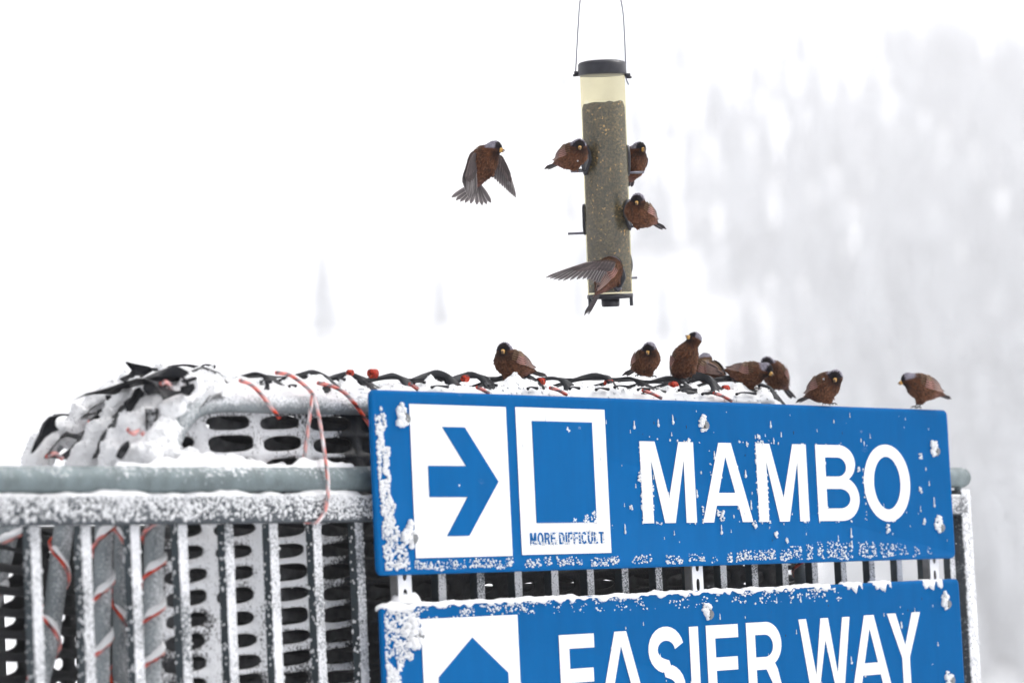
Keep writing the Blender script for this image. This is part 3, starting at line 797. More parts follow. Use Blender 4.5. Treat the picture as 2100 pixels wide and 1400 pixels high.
for (x, y, dx) in ((902, 792, 34), (1092, 795, 20), (1178, 795, 20), (1235, 797, 26), (860, 783, 22), (1275, 792, 30), (1410, 798, 36), (1320, 797, 24), (1530, 806, 40), (700, 777, 14), (752, 781, 12), (1010, 789, 18), (1455, 806, 30), (600, 790, 14), (545, 781, 20)):
    strand([(x - dx / 2, y + 2), (x - dx / 6, y - 1.5), (x + dx / 2, y + 1)], -0.122, 0.0026)
# lower left: sagging net rows seen between the bars
def sag_panel(c0, w0, a0, a1, v0, v1, seed):
    mb = MB(); mk = front_map(w0, seed, 2.2); a = a0
    while a < a1:
        b = v0
        while b < v1:
            hole_cell(mb, mk, a, a + 0.13, b, b + 0.047, 0.05, 0.0165, 0.005, 14, 2.6, lambda p, q: -0.25 + 0.3 * vn(p * 15, q * 15, seed))
            b += 0.047
        a += 0.13
    mb.build('end_panel', MT['net'], nt_)
sag_panel(0, -0.47, -0.80, -0.33, -0.45, 0.07, 7.7)

# ------------------------------------------------------------------ orange and black cord
MT['cord'] = vcol('cord_fibre', 0.75, 0.25, 500, 0.3)
def cord(path, r=0.0042, snowy=0.0, tw=0.032, name='cord', par=None, seed=0.0):
    V, Fc = tube_data(path, r, 8, True); P = np.array([np.asarray(p) for p in path])
    Ls = np.concatenate([[0], np.cumsum(np.linalg.norm(np.diff(P, axis=0), axis=1))]); C = []
    for i in range(len(P)):
        for k in range(8):
            ph = (Ls[i] / tw + k / 8) % 1.0
            c = np.array((0.66, 0.045, 0.010)) if ph < 0.36 else np.array((0.012, 0.012, 0.018)) if ph < 0.68 else np.array((0.52, 0.030, 0.016)) if ph < 0.90 else np.array((0.66, 0.20, 0.12))
            sn = snowy + 0.5 * vn(Ls[i] * 40, k * 0.7, seed) if snowy > 0 else 0
            sn = min(1, max(0, sn)); C.append(c * (1 - sn) + np.array((0.86, 0.86, 0.88)) * sn)
    mb = MB(); mb.add(V, Fc, np.array(C)); return mb.build(name, MT['cord'], par)

def dense(px, w, n=10): return smooth_path(pts(px, w), n)
tp = thing('lacing_cord', 'orange and black cord lashed over the snowy pipe left of the upper sign', 'cord', S(0, 0.36, -0.1))
cord(dense([(492, 780), (512, 787), (528, 800), (545, 820), (560, 840), (573, 857)], -0.105, 14), 0.0041, 0.12, name='wrap', par=tp)
cord(dense([(566, 764), (592, 768), (612, 780), (628, 793), (640, 806)], -0.11, 12), 0.0041, 0.05, name='wrap', par=tp)
cord(dense([(640, 806), (648, 826), (655, 860), (663, 910), (670, 960), (673, 1000), (668, 1040), (655, 1066), (640, 1071), (624, 1069)], [-0.10, -0.10, -0.09, -0.06, -0.03, -0.03, -0.03, -0.03, -0.045, -0.06], 14), 0.0040, 0.5, name='hanging_end', par=tp, seed=3)
cord(dense([(641, 806), (638, 830), (634, 860), (629, 900), (624, 938)], -0.095, 14), 0.0040, 0.5, name='hanging_end', par=tp, seed=8)
cord(dense([(652, 785), (682, 792), (706, 805), (726, 826), (742, 848), (760, 876), (775, 905)], -0.105, 14), 0.0041, 0.05, name='wrap', par=tp)
for q in ([(262, 880), (274, 888), (288, 884), (296, 892)], [(330, 788), (340, 783), (348, 792), (352, 800)], [(182, 866), (196, 862), (210, 866)], [(96, 936), (112, 930), (128, 940)]):
    cord(dense(q, -0.15 if q[0][0] > 240 else -0.38, 8), 0.0046, 0.25, name='wrap', par=tp)
lc = thing('lacing_cord', 'orange and black cord lacing along the ridge above the upper sign', 'cord', S(1.0, 0.40, -0.12))
for q in ([(840, 787), (848, 792), (856, 798)], [(978, 794), (990, 799), (1002, 806)], [(1128, 795), (1145, 800), (1162, 809)], [(1318, 800), (1338, 807), (1356, 816)], [(1464, 806), (1482, 812), (1500, 822)]):
    cord(dense(q, -0.112, 10), 0.0041, 0.05, name='wrap', par=lc)
for (x, y, s_) in ((765, 766, 0.9), (718, 764, 0.6), (954, 776, 0.7), (1109, 782, 0.8), (1248, 785, 0.8), (1381, 790, 0.85), (1488, 797, 0.8), (1552, 806, 0.9)):
    c = at(x, y, -0.16); hp = [c + s_ * (U * 0.010 * (i / 20 - 1.0) + (N * math.cos(i * 0.7) + K * math.sin(i * 0.7)) * 0.0075) for i in range(40)]
    cord(hp, 0.0042 * min(1.2, s_), 0.0, 0.016, 'knot', lc)

def helix_on(P, r, pitch, hand, t0, label, snowy=0.12):
    """cord wound round a pipe from its foot to t0 of its run, with little shelves of snow on each turn"""
    L = [0.0]
    for a, b in zip(P, P[1:]): L.append(L[-1] + float(np.linalg.norm(b - a)))
    L = np.array(L); Pa = np.array(P); out = []; n = int(L[-1] * t0 / pitch * 16)
    for i in range(n):
        s = i * pitch / 16
        c = np.array([np.interp(s, L, Pa[:, k]) for k in range(3)]); c2 = np.array([np.interp(s + 0.01, L, Pa[:, k]) for k in range(3)])
        t = (c2 - c) / np.linalg.norm(c2 - c); x = np.cross(t, N); x /= np.linalg.norm(x); y = np.cross(x, t)
        a = hand * 2 * math.pi * i / 16
        out.append(c + (x * math.sin(a) + y * math.cos(a)) * (r + 0.0035) + t * 0.0)
    th = thing('lacing_cord', label, 'cord', out[0])
    cord(out, 0.0040, snowy, 0.02, 'winding', th)
    sn = MB()
    for i in range(0, n - 5, 16):
        seg = [out[j] + K * 0.004 for j in range(max(0, i - 4), i + 5)]
        snow_ridge(sn, seg, 0.006, 0.013, across=N, seed=i * 0.37, amp=0.5, nn=6, step=0.004)
    return sn
snp = [helix_on([p for p in P1 if p[2] < at(340, 955, -0.135)[2]], 0.0195, 0.088, 1, 1.0, 'orange cord wound round the rightmost upright pipe behind the bars'),
       helix_on([p for p in P2 if p[2] < at(232, 965, -0.23)[2]], 0.0185, 0.112, 1, 1.0, 'orange cord wound round the thick upright pipe left of the paired pipes'),
       helix_on([p for p in P3 if p[2] < at(268, 955, -0.28)[2]], 0.0165, 0.150, -1, 1.0, 'orange cord wound round the thin upright pipe of the pair'),
       helix_on([p for p in P4 if p[2] < at(160, 965, -0.36)[2]], 0.020, 0.135, -1, 1.0, 'orange cord wound round the leaning pipe second from the left edge'),
       helix_on([p for p in P5 if p[2] < at(45, 1003, -0.45)[2]], 0.020, 0.115, 1, 1.0, 'orange cord wound round the leaning pipe at the left edge')]

# ------------------------------------------------------------------ snow lying on things
sn = MB()
for q in snp: sn.v_off = len(sn.v); sn.add(q.v, q.f)
tag(sn.build('snow', MT['snow']), 'small shelves of snow on the cord turns behind the fence bars', 'snow', kind='stuff')

sn = MB()
ridge = [S(u_, 0.366 + 0.0165 * max(0, u_), -0.160) for u_ in np.linspace(-0.335, 1.66, 60)]
snow_ridge(sn, ridge, 0.036, lambda t: 0.040 + 0.006 * math.sin(t * 40), seed=2.0, amp=0.45, nn=15, step=0.006)
_rid = list(sn.v)
snow_ridge(sn, [p - N * 0.07 + K * 0.004 for p in ridge], 0.05, 0.032, seed=5.0, amp=0.3, nn=9, step=0.008)
tag(sn.build('snow', MT['snow']), 'bank of snow lying along the front pipe above the upper sign', 'snow', kind='stuff')

sn = MB()
def rv(u_): return rail_v(u_) + 0.0185
snow_ridge(sn, [S(u_, rv(u_), WF - 0.004) for u_ in np.linspace(-0.66, 0.02, 20)], 0.017, lambda t: 0.010 + 0.017 * math.exp(-((t - 0.36) / 0.14) ** 2) + 0.011 * t, seed=1.3, amp=0.7, nn=9, step=0.005, drip=0.012)
for (a, b, h) in ((-0.93, -0.90, 0.006), (-0.80, -0.74, 0.008), (-0.70, -0.66, 0.006)):
    snow_ridge(sn, [S(u_, rv(u_) - 0.002, WF + 0.002) for u_ in np.linspace(a, b, 6)], 0.015, h, seed=a, amp=0.8, nn=7, step=0.004, drip=0.016)
snow_ridge(sn, [S(u_, 0.163, WF + 0.002) for u_ in np.linspace(-1.1, 0.03, 20)], 0.021, lambda t: 0.012 + 0.004 * math.sin(t * 23), seed=4.3, amp=0.6, nn=9, step=0.005, drip=0.012)
tag(sn.build('snow', MT['snow']), 'thin snow lying along the two fence rails left of the signs', 'snow', kind='stuff')

sn = MB()
snow_ridge(sn, [S(u_, LV1 - 0.004 + sl * u_, -0.010) for u_ in np.linspace(0.008, 1.66, 60)], 0.0135, lambda t: 0.0085 - 0.003 * t, seed=6.1, amp=0.7, nn=9, step=0.004, drip=0.008)
for (a, b) in ((1.70, 1.80), (1.83, 1.93), (2.06, 2.17)):
    snow_ridge(sn, [S(u_, LV1 - 0.004 + sl * u_, -0.009) for u_ in np.linspace(a, b, 8)], 0.0128, 0.007, seed=a, amp=0.8, nn=8, step=0.004, drip=0.026)
snow_ridge(sn, [S(u_, LV1 + 0.002, -0.022) for u_ in np.linspace(0.07, 0.16, 6)], 0.018, 0.018, seed=3.0, amp=0.5, nn=8, step=0.005)
tag(sn.build('snow', MT['snow']), 'line of snow along the top edge of the lower sign', 'snow', kind='stuff')

# thick snow plastered over the left end of the frame
sph = []
rr_ = random.Random(21)
def plaster(P, y0, y1, r0, r1, up=0.012, n=26, skip=0.0):
    Q = [p for p in P if y0 <= p[2] <= y1]
    for i in range(n):
        f = i / (n - 1) * (len(Q) - 1.001); j = int(f); p = Q[j] + (Q[j + 1] - Q[j]) * (f - j)
        if rr_.random() < skip: continue
        sph.append((p + K * up * rr_.uniform(0.5, 1.5) + N * rr_.uniform(0.0, 0.018) + U * rr_.uniform(-0.008, 0.008), rr_.uniform(r0, r1)))
zt = at(200, 945, -0.3)[2]
plaster(P5[:40], at(50, 985, -0.45)[2], 9, 0.017, 0.026, n=30)
plaster([p for p in P4], zt - 0.03, 9, 0.016, 0.027, n=34)
plaster(P2, zt - 0.04, 9, 0.018, 0.031, n=34); plaster(P3, zt - 0.04, 9, 0.017, 0.029, n=30)
for (x, y, w_, r_) in ((395, 800, -0.16, 0.030), (415, 790, -0.17, 0.030), (372, 822, -0.16, 0.028), (352, 850, -0.15, 0.026), (338, 885, -0.14, 0.028), (325, 915, -0.13, 0.034), (345, 930, -0.11, 0.026), (368, 935, -0.10, 0.022),
                      (390, 938, -0.10, 0.018), (300, 935, -0.12, 0.030), (280, 900, -0.2, 0.034), (300, 860, -0.22, 0.030), (330, 830, -0.24, 0.030), (355, 800, -0.25, 0.026), (270, 935, -0.15, 0.026), (235, 935, -0.2, 0.022), (440, 792, -0.17, 0.028)):
    sph.append((at(x, y, w_), r_))
C_ = np.array([c for c, _ in sph]); R_ = np.array([r for _, r in sph])
def snow_fn(p):
    d = np.full(len(p), 9.0)
    for c, r in zip(C_, R_):
        q = np.linalg.norm(p - c, axis=1) - r
        k = 0.014; h = np.clip(0.5 + 0.5 * (d - q) / k, 0, 1); d = d * (1 - h) + q * h - k * h * (1 - h)
    m = d < 0.05
    if m.any(): d[m] += 0.009 * fbm(p[m] * 40, 3)
    return d
sv, sf = surface_nets(snow_fn, C_.min(0) - 0.05, C_.max(0) + 0.05, 0.0048)
mb = MB(); mb.add(sv, sf.tolist()); _c = sv[np.random.default_rng(4).choice(len(sv), 3200, replace=False)]
crumb = [p + N * 0.001 for p in _c]
tag(mb.build('snow', MT['snow']), 'thick snow plastered over the rounded left end of the net frame', 'snow', kind='stuff')

# ------------------------------------------------------------------ frost crust and blown flecks on the signs
cp = []; cs = []; ct = []
def grain(u_, v_, r, tall=1.0, w=0.0): cp.append(S(u_, v_, w)); cs.append(r); ct.append(tall)
g = random.Random(5)
def band(n, fu, r0, r1):
    for _ in range(n):
        q = fu()
        if q: grain(q[0], q[1], g.uniform(r0, r1) * (0.6 if g.random() < 0.5 else 1.0))
def up_left():
    v = g.uniform(0.012, 0.345); t = 1 - v / 0.345
    lo = 0.017 + 0.012 * t; hi = 0.036 + 0.022 * math.sin(min(1, t * 2.2) * 1.57) + 0.055 * max(0, t - 0.55) / 0.45 + 0.012 * vn(v * 35, 0.3, 0.8)
    u_ = g.uniform(lo, hi)
    if vn(u_ * 90, v * 60, 1.0) < -0.45 - 0.2 * t: return None
    if v > 0.31 and g.random() < 0.6: return None
    return u_, v
band(1750, up_left, 0.0015, 0.0040)
def up_bottom():
    u_ = g.uniform(0.09, 2.12)
    hgt = 0.018 if u_ < 0.8 else (0.018 if u_ < 1.22 else 0.020 + 0.022 * math.exp(-((u_ - 1.72) / 0.25) ** 2))
    d = 0.75 if u_ < 0.82 else (0.45 if u_ < 1.14 else (0.05 if u_ < 1.22 else 0.95))
    if u_ > 1.95: d = 0.35
    if g.random() > d or vn(u_ * 55, 0.0, 4.0) < -0.3: return None
    return u_, 0.010 + hgt * g.random() ** 1.4 + 0.004 * vn(u_ * 30, 2.0, 0)
band(2700, up_bottom, 0.0011, 0.0030)
def low_left():
    v = g.uniform(LV1 - 0.27, LV1 - 0.004); t = (LV1 - v) / 0.27
    hi = 0.125 - 0.05 * t + 0.012 * vn(v * 30, 1.3, 0.8) if t < 0.42 else 0.075 - 0.02 * t + 0.012 * vn(v * 40, 1.3, 0.8)
    u_ = g.uniform(0.020, hi)
    if vn(u_ * 80, v * 70, 2.0) < -0.4: return None
    return u_, v
band(2100, low_left, 0.0015, 0.0036)
def low_top():
    u_ = 0.03 + 1.7 * g.random() ** 1.3; d = 0.030 * g.random() ** 2 + (0.018 * g.random() if u_ < 0.42 else 0)
    if vn(u_ * 50, d * 60, 7.0) < -0.1: return None
    return u_, LV1 - 0.002 - d
band(1500, low_top, 0.0012, 0.0032)
def clump(u_, v_, r, n=16, e=1.2):
    for _ in range(n):
        a = g.uniform(0, 6.283); q = r * g.random() ** 0.6
        grain(u_ + q * math.cos(a), v_ + e * q * math.sin(a), r * g.uniform(0.18, 0.42), w=0.001)
for u_, v_, r in ((0.1013, 0.326, 0.020), (0.109, 0.083, 0.022), (1.158, 0.329, 0.015), (2.156, 0.282, 0.017), (2.157, 0.088, 0.017), (1.134, -0.103, 0.016), (2.166, -0.107, 0.017), (2.164, -0.302, 0.016), (0.108, -0.122, 0.026),
                  (0.652, 0.305, 0.006), (0.70, 0.11, 0.010), (0.73, 0.113, 0.012), (0.66, 0.108, 0.006), (1.38, 0.300, 0.006), (1.215, 0.114, 0.010), (1.20, 0.122, 0.007), (1.43, 0.068, 0.008), (1.475, 0.055, 0.006), (1.92, 0.078, 0.009), (1.345, 0.093, 0.008),
                  (2.09, 0.26, 0.007), (2.08, 0.175, 0.007), (2.09, 0.095, 0.007), (1.80, 0.225, 0.006), (0.905, 0.205, 0.008), (0.91, 0.165, 0.006), (0.868, 0.135, 0.006), (1.14, 0.13, 0.006), (1.39, 0.283, 0.008), (1.33, 0.282, 0.005), (1.10, 0.286, 0.006)):
    clump(u_, v_, r, 34 if r > 0.012 else 14)
for _ in range(150):                                   # frozen splashes and runs
    up = g.random() < 0.62
    u_ = g.uniform(0.82, 2.2) if g.random() < 0.8 else g.uniform(0.14, 0.8)
    v_ = g.uniform(0.04, 0.36) if up else g.uniform(-0.30, -0.075)
    r = g.choice([0.0007, 0.0009, 0.0012, 0.0018]); tl = g.uniform(1.2, 6)
    grain(u_, v_, r, tl)
    if tl > 3.5: grain(u_, v_ - r * tl, r * 1.9, 1.5)
for _ in range(420):                                   # snow caught on the edges of the letters
    a = g.choice([(0.911, 1.1155), (1.1403, 1.3405), (1.366, 1.576), (1.6165, 1.799), (1.8235, 2.034), (0.911, 1.1155), (1.366, 1.576)])
    side = g.random()
    u_ = a[0] + g.uniform(-0.004, 0.004) if side < 0.4 else (a[0] + 0.04 + g.uniform(-0.004, 0.004) if side < 0.7 else g.uniform(*a))
    v_ = g.uniform(0.10, 0.287) if side < 0.7 else g.choice([0.287, 0.098]) + g.uniform(-0.003, 0.003)
    if vn(u_ * 70, v_ * 40, 3.0) > 0.0: grain(u_, v_, g.uniform(0.0010, 0.0026), g.uniform(1, 1.6))
for _ in range(110): grain(g.uniform(0.56, 0.765), g.uniform(0.055, 0.085), g.uniform(0.0012, 0.0026), w=0.002)
for _ in range(50): grain(g.uniform(0.50, 0.56), g.uniform(0.055, 0.065), g.uniform(0.0010, 0.002), w=0.002)
tag(flecks('snow_crust', cp, cs, tall=ct), 'white frost crust and frozen flecks stuck to the two blue signs', 'frost', kind='stuff')
crumb += [_rid[i] for i in np.random.default_rng(9).choice(len(_rid), 800, replace=False)]
_gs = np.random.default_rng(2).uniform(0.0012, 0.0038, len(crumb))
tag(flecks('snow_crust', crumb, _gs, flat=1.0, mat=MT['snow']), 'loose snow crumbs on the snow heap and along the ridge', 'snow', kind='stuff')
# small dark marks where the paint has chipped
cp2 = []; cs2 = []; ct2 = []
for _ in range(26):
    u_ = g.uniform(0.9, 2.2); v_ = g.choice([g.uniform(0.05, 0.36), g.uniform(-0.3, -0.08)]); cp2.append(S(u_, v_, -0.0005)); cs2.append(g.uniform(0.0008, 0.0016)); ct2.append(g.uniform(1, 3.5))
tag(flecks('paint_chip', cp2, cs2, tall=ct2, flat=0.3, mat=MT['netdark']), 'small dark chips in the blue paint of the signs', 'chips', kind='stuff')
# grains sticking to the bars and rails
cp = []; cs = []; ct = []
for _ in range(2600):
    k = g.randrange(0, 14); u_ = -0.871 - 2 * 0.1272 + 0.1272 * k
    if u_ > 0.05: continue
    if g.random() < 0.72: cp.append(S(u_ + g.uniform(-0.013, 0.013), g.uniform(-0.35, 0.11), WF + 0.0045))
    else: cp.append(S(u_ - 0.013, g.uniform(-0.35, 0.11), WF - 0.006 + g.uniform(-0.01, 0.01)))
    cs.append(g.uniform(0.0012, 0.0030)); ct.append(g.uniform(0.8, 1.8))
for _ in range(2200):
    u_ = g.uniform(-1.05, 0.05); cp.append(S(u_, 0.116 + 0.05 * g.random() ** 0.7, WF + 0.024)); cs.append(g.uniform(0.0012, 0.0036)); ct.append(g.uniform(0.7, 1.4))
for _ in range(260):
    v_ = g.uniform(-0.35, 0.17); cp.append(S(2.362 + g.uniform(-0.02, 0.02), v_, WF + 0.024)); cs.append(g.uniform(0.0015, 0.004)); ct.append(g.uniform(0.8, 1.6))
tag(flecks('snow_crust', cp, cs, tall=ct), 'rime grains stuck to the fence bars and rails', 'frost', kind='stuff')

# ------------------------------------------------------------------ tube feeder
FD = 7.62
FT, FB = at_d(1235.0, 150, FD), at_d(1251.5, 606, FD)
AX = (FB - FT) / np.linalg.norm(FB - FT); E1 = RIGHT - AX * (RIGHT @ AX); E1 /= np.linalg.norm(E1); E2 = np.cross(AX, E1)
if E2 @ FWD > 0: E2 = -E2                              # E2 looks at the camera
MMPX = FD / F_PX; FL = float(np.linalg.norm(FB - FT)); RT = 46.0 * MMPX

def cyl(rings, n=40, close=(True, True)):
    """surface of revolution about the feeder axis: rings of (distance down the axis, radius)"""
    V = []; Fc = []
    for z, r in rings:
        for k in range(n):
            a = 2 * math.pi * k / n; V.append(FT + AX * z + (E1 * math.cos(a) + E2 * math.sin(a)) * r)
    for i in range(len(rings) - 1):
        for k in range(n): Fc.append([i * n + k, i * n + (k + 1) % n, (i + 1) * n + (k + 1) % n, (i + 1) * n + k])
    if close[0]: Fc.append(list(range(n))[::-1])
    if close[1]: Fc.append([(len(rings) - 1) * n + k for k in range(n)])
    return V, Fc

m, n, l, b = new_mat('cloudy_plastic')
geo = nd(n, 'ShaderNodeNewGeometry'); t = nd(n, 'ShaderNodeTexNoise', Scale=60.0, Detail=4.0); l.new(geo.outputs['Position'], t.inputs['Vector'])
rp = ramp(n, [(0.3, (0.60, 0.57, 0.38)), (0.7, (0.72, 0.69, 0.50))]); l.new(t.outputs['Fac'], rp.inputs[0])
df = nd(n, 'ShaderNodeBsdfDiffuse'); tl_ = nd(n, 'ShaderNodeBsdfTranslucent'); gl = nd(n, 'ShaderNodeBsdfGlossy', Roughness=0.25); tr = nd(n, 'ShaderNodeBsdfTransparent')
l.new(rp.outputs[0], df.inputs[0]); l.new(rp.outputs[0], tl_.inputs[0]); tr.inputs[0].default_value = (0.94, 0.90, 0.74, 1)
m1 = nd(n, 'ShaderNodeMixShader', Fac=0.55); l.new(df.outputs[0], m1.inputs[1]); l.new(tl_.outputs[0], m1.inputs[2])
m2 = nd(n, 'ShaderNodeMixShader', Fac=0.86); l.new(m1.outputs[0], m2.inputs[1]); l.new(tr.outputs[0], m2.inputs[2])
m3 = nd(n, 'ShaderNodeMixShader', Fac=0.09); l.new(m2.outputs[0], m3.inputs[1]); l.new(gl.outputs[0], m3.inputs[2])
l.new(m3.outputs[0], n['Material Output'].inputs['Surface']); n.remove(b); MT['tube'] = m
m, n, l, b = new_mat('seed')
geo = nd(n, 'ShaderNodeNewGeometry')
vo = nd(n, 'ShaderNodeTexVoronoi', Scale=270.0); l.new(geo.outputs['Position'], vo.inputs['Vector'])
rp = ramp(n, [(0.15, (0.006, 0.006, 0.005)), (0.5, (0.046, 0.034, 0.018)), (0.86, (0.14, 0.10, 0.05)), (0.935, (0.60, 0.34, 0.12))]); l.new(vo.outputs['Color'], rp.inputs[0])
t = nd(n, 'ShaderNodeTexNoise', Scale=22.0, Detail=3.0); l.new(geo.outputs['Position'], t.inputs['Vector'])
mr = nd(n, 'ShaderNodeMapRange'); l.new(t.outputs['Fac'], mr.inputs[0]); mr.inputs[1].default_value = 0.3; mr.inputs[2].default_value = 0.7; mr.inputs[3].default_value = 0.6; mr.inputs[4].default_value = 1.35
mu = nd(n, 'ShaderNodeVectorMath', operation='SCALE'); l.new(rp.outputs[0], mu.inputs[0]); l.new(mr.outputs[0], mu.inputs['Scale']); l.new(mu.outputs[0], b.inputs['Base Color'])
b.inputs['Roughness'].default_value = 0.8
bp = nd(n, 'ShaderNodeBump', Strength=0.6, Distance=0.002); l.new(vo.outputs['Distance'], bp.inputs['Height']); l.new(bp.outputs[0], b.inputs['Normal'])
MT['seed'] = m
MT['blackplastic'] = plain('dark_feeder_plastic', (0.022, 0.022, 0.030), 0.38, noise=0.25, scale=80, bump=0.1)
MT['wire'] = plain('hanger_wire', (0.10, 0.10, 0.15), 0.35, 0.6)
MT['perch'] = plain('perch_metal', (0.16, 0.16, 0.19), 0.35, 0.5)

fd = thing('bird_feeder', 'tall tube bird feeder of cloudy plastic, two thirds full of seed', 'bird feeder', FB + AX * 0.02)
px_ = lambda y: (y - 150) * MMPX
mb = MB(); mb.add(*cyl([(-0.004, RT - 0.001), (0.0, RT)] + [(FL * i / 12, RT) for i in range(1, 12)] + [(FL - 0.002, RT)], 48, (False, False))); mb.build('tube', MT['tube'], fd)
mb = MB(); V, Fc = cyl([(px_(213), RT - 0.006)] + [(px_(222) + (FL - px_(222) - 0.008) * i / 10, RT - 0.0025) for i in range(11)], 48)
for i in range(48): V[i] = V[i] - AX * 0.006 * vn(i * 0.4, 1, 2); 
mb.add(V, Fc); mb.build('seed_fill', MT['seed'], fd)
mb = MB(); mb.add(*cyl([(-px_(150 + 26), 0.02), (-px_(150 + 25), RT * 0.75), (-px_(150 + 22), RT + 0.0005), (-px_(150 + 18), RT + 0.0035), (px_(151), RT + 0.0045), (px_(154), RT + 0.0042), (px_(155), RT + 0.001)], 48)); cap = mb.build('lid', MT['blackplastic'], fd)
for s_ in (-1, 1):
    c = FT + AX * (px_(156) if s_ > 0 else px_(148)) + E1 * s_ * (RT + 0.006)
    mb = MB(); mb.add(*box_data(c, E1, AX, E2, 0.007, 0.0035, 0.005)); mb.add(*tube_data([c - E1 * s_ * 0.004 + AX * 0.005 - E2 * 0.004, c + E1 * s_ * 0.009 + AX * 0.006 + E2 * 0.004], 0.0028, 8)); mb.build('lug', MT['blackplastic'], cap)
for pth in ([(1180, 157), (1181, 140), (1183, 100), (1186, 50), (1190, 0), (1200, -50), (1214, -90), (1234, -112)], [(1289, 174), (1284, 160), (1283, 130), (1281, 80), (1278, 30), (1273, 0), (1262, -45), (1250, -85), (1234, -112)]):
    mb = MB(); mb.add(*tube_data(smooth_path([at_d(x, y, FD) for x, y in pth], 8), 0.0013, 8)); mb.build('hanger_wire', MT['wire'], fd)
mb = MB(); mb.add(*tube_data([at_d(1234, -112, FD), at_d(1234, -112, FD) + K * 1.6], 0.0013, 8)); mb.build('hanger_wire', MT['wire'], fd)
mb = MB(); mb.add(*cyl([(FL - px_(150 + 3), RT * 0.4), (FL - px_(150 + 3), RT + 0.001), (FL, RT + 0.002), (FL + px_(156), RT + 0.001), (FL + px_(157), RT * 0.6)], 48)); bs = mb.build('base', MT['blackplastic'], fd)
mb = MB(); mb.add(*cyl([(FL + px_(154), RT * 0.41), (FL + px_(168), RT * 0.405), (FL + px_(172), RT * 0.39), (FL + px_(173), RT * 0.30)], 32)); mb.build('drain_cup', MT['blackplastic'], bs)
for a_ in (70, -70, 180):
    d_ = E1 * math.sin(rad(a_)) + E2 * math.cos(rad(a_))
    mb = MB(); mb.add(*box_data(FB + AX * px_(161) + d_ * (RT - 0.001), d_, AX, np.cross(d_, AX), 0.003, 0.013, 0.004)); mb.build('clip', MT['blackplastic'], bs)

def port(yc, az, perch_y, length, tall=32.0):
    d_ = lambda a: E1 * math.sin(a) + E2 * math.cos(a); a0 = rad(az); zc = px_(yc); V = []; nn = 28
    out = []
    for k in range(nn):                                # drop shape, wide on top
        t = 2 * math.pi * k / nn; s_, c_ = math.sin(t), math.cos(t)
        yy = -tall * c_; wx = 19.0 * (abs(s_) ** 0.8) * (1.0 if c_ > -0.1 else 1.0 - 0.62 * (-c_) ** 1.0)
        out.append((math.copysign(wx, s_) * MMPX, yy * MMPX))
    for k_, off in ((1.0, 0.0005), (1.0, 0.005), (0.86, 0.0065), (0.74, 0.003)):
        for (x, z) in out:
            a = a0 + x * k_ / RT; V.append(FT + AX * (zc + z * k_) + d_(a) * (RT + off))
    V.append(FT + AX * zc + d_(a0) * (RT + 0.002))
    Fc = [[r * nn + k, r * nn + (k + 1) % nn, (r + 1) * nn + (k + 1) % nn, (r + 1) * nn + k] for r in range(3) for k in range(nn)] + [[3 * nn + k, 3 * nn + (k + 1) % nn, 4 * nn] for k in range(nn)]
    mb = MB(); mb.add(V, Fc); p = mb.build('feeding_port', MT['blackplastic'], fd)
    q = FT + AX * px_(perch_y)
    mb = MB(); mb.add(*tube_data([q + d_(a0) * (RT - 0.01), q + d_(a0) * (RT + length)], 0.0030, 10)); mb.build('perch', MT['perch'], p)
    return q + d_(a0) * (RT + length * 0.5)
PF1 = port(328, -62, 351, 0.040); PF2 = port(330, 108, 355, 0.042); PF3 = port(443, 66, 467, 0.040); PF4 = port(448, -106, 476, 0.044); PF5 = port(572, 16, 594, 0.03, 28.0); PF6 = port(548, 128, 571, 0.03, 28.0)

# ------------------------------------------------------------------ finches
MT['plume'] = vcol('finch_plumage', 0.85, 0.42, 420, 0.9, 0.12, (1, 1, 1))
MT['feather'] = vcol('finch_flight_feather', 0.7, 0.15, 260, 0.2, 0.2)
MT['vane'] = vcol('finch_spread_feather', 0.7, 0.12, 260, 0.15, 0.2, thin=0.42)
MT['beak'] = vcol('finch_beak', 0.4, 0.08, 300, 0.1, 0.4)
MT['eye'] = plain('finch_eye', (0.006, 0.006, 0.007), 0.08, noise=0.0)
MT['leg'] = plain('finch_leg', (0.012, 0.010, 0.012), 0.5, noise=0.2)

def unit(v): return v / (np.linalg.norm(v) + 1e-12)
def sd_ell(p, c, Rm, r):
    q = (p - c) @ Rm; k0 = np.linalg.norm(q / r, axis=1); k1 = np.linalg.norm(q / (r * r), axis=1)
    return k0 * (k0 - 1) / np.maximum(k1, 1e-9)
def sd_cap(p, a, b, ra, rb):
    ab = b - a; h = np.clip(((p - a) @ ab) / (ab @ ab), 0, 1); return np.linalg.norm(p - a - h[:, None] * ab, axis=1) - (ra + (rb - ra) * h)
def smin(a, b, k):
    h = np.clip(0.5 + 0.5 * (b - a) / k, 0, 1); return b * (1 - h) + a * h - k * h * (1 - h)
DIRV = lambda yaw, pit: np.array([math.cos(rad(yaw)) * math.cos(rad(pit)), math.sin(rad(yaw)) * math.cos(rad(pit)), math.sin(rad(pit))])

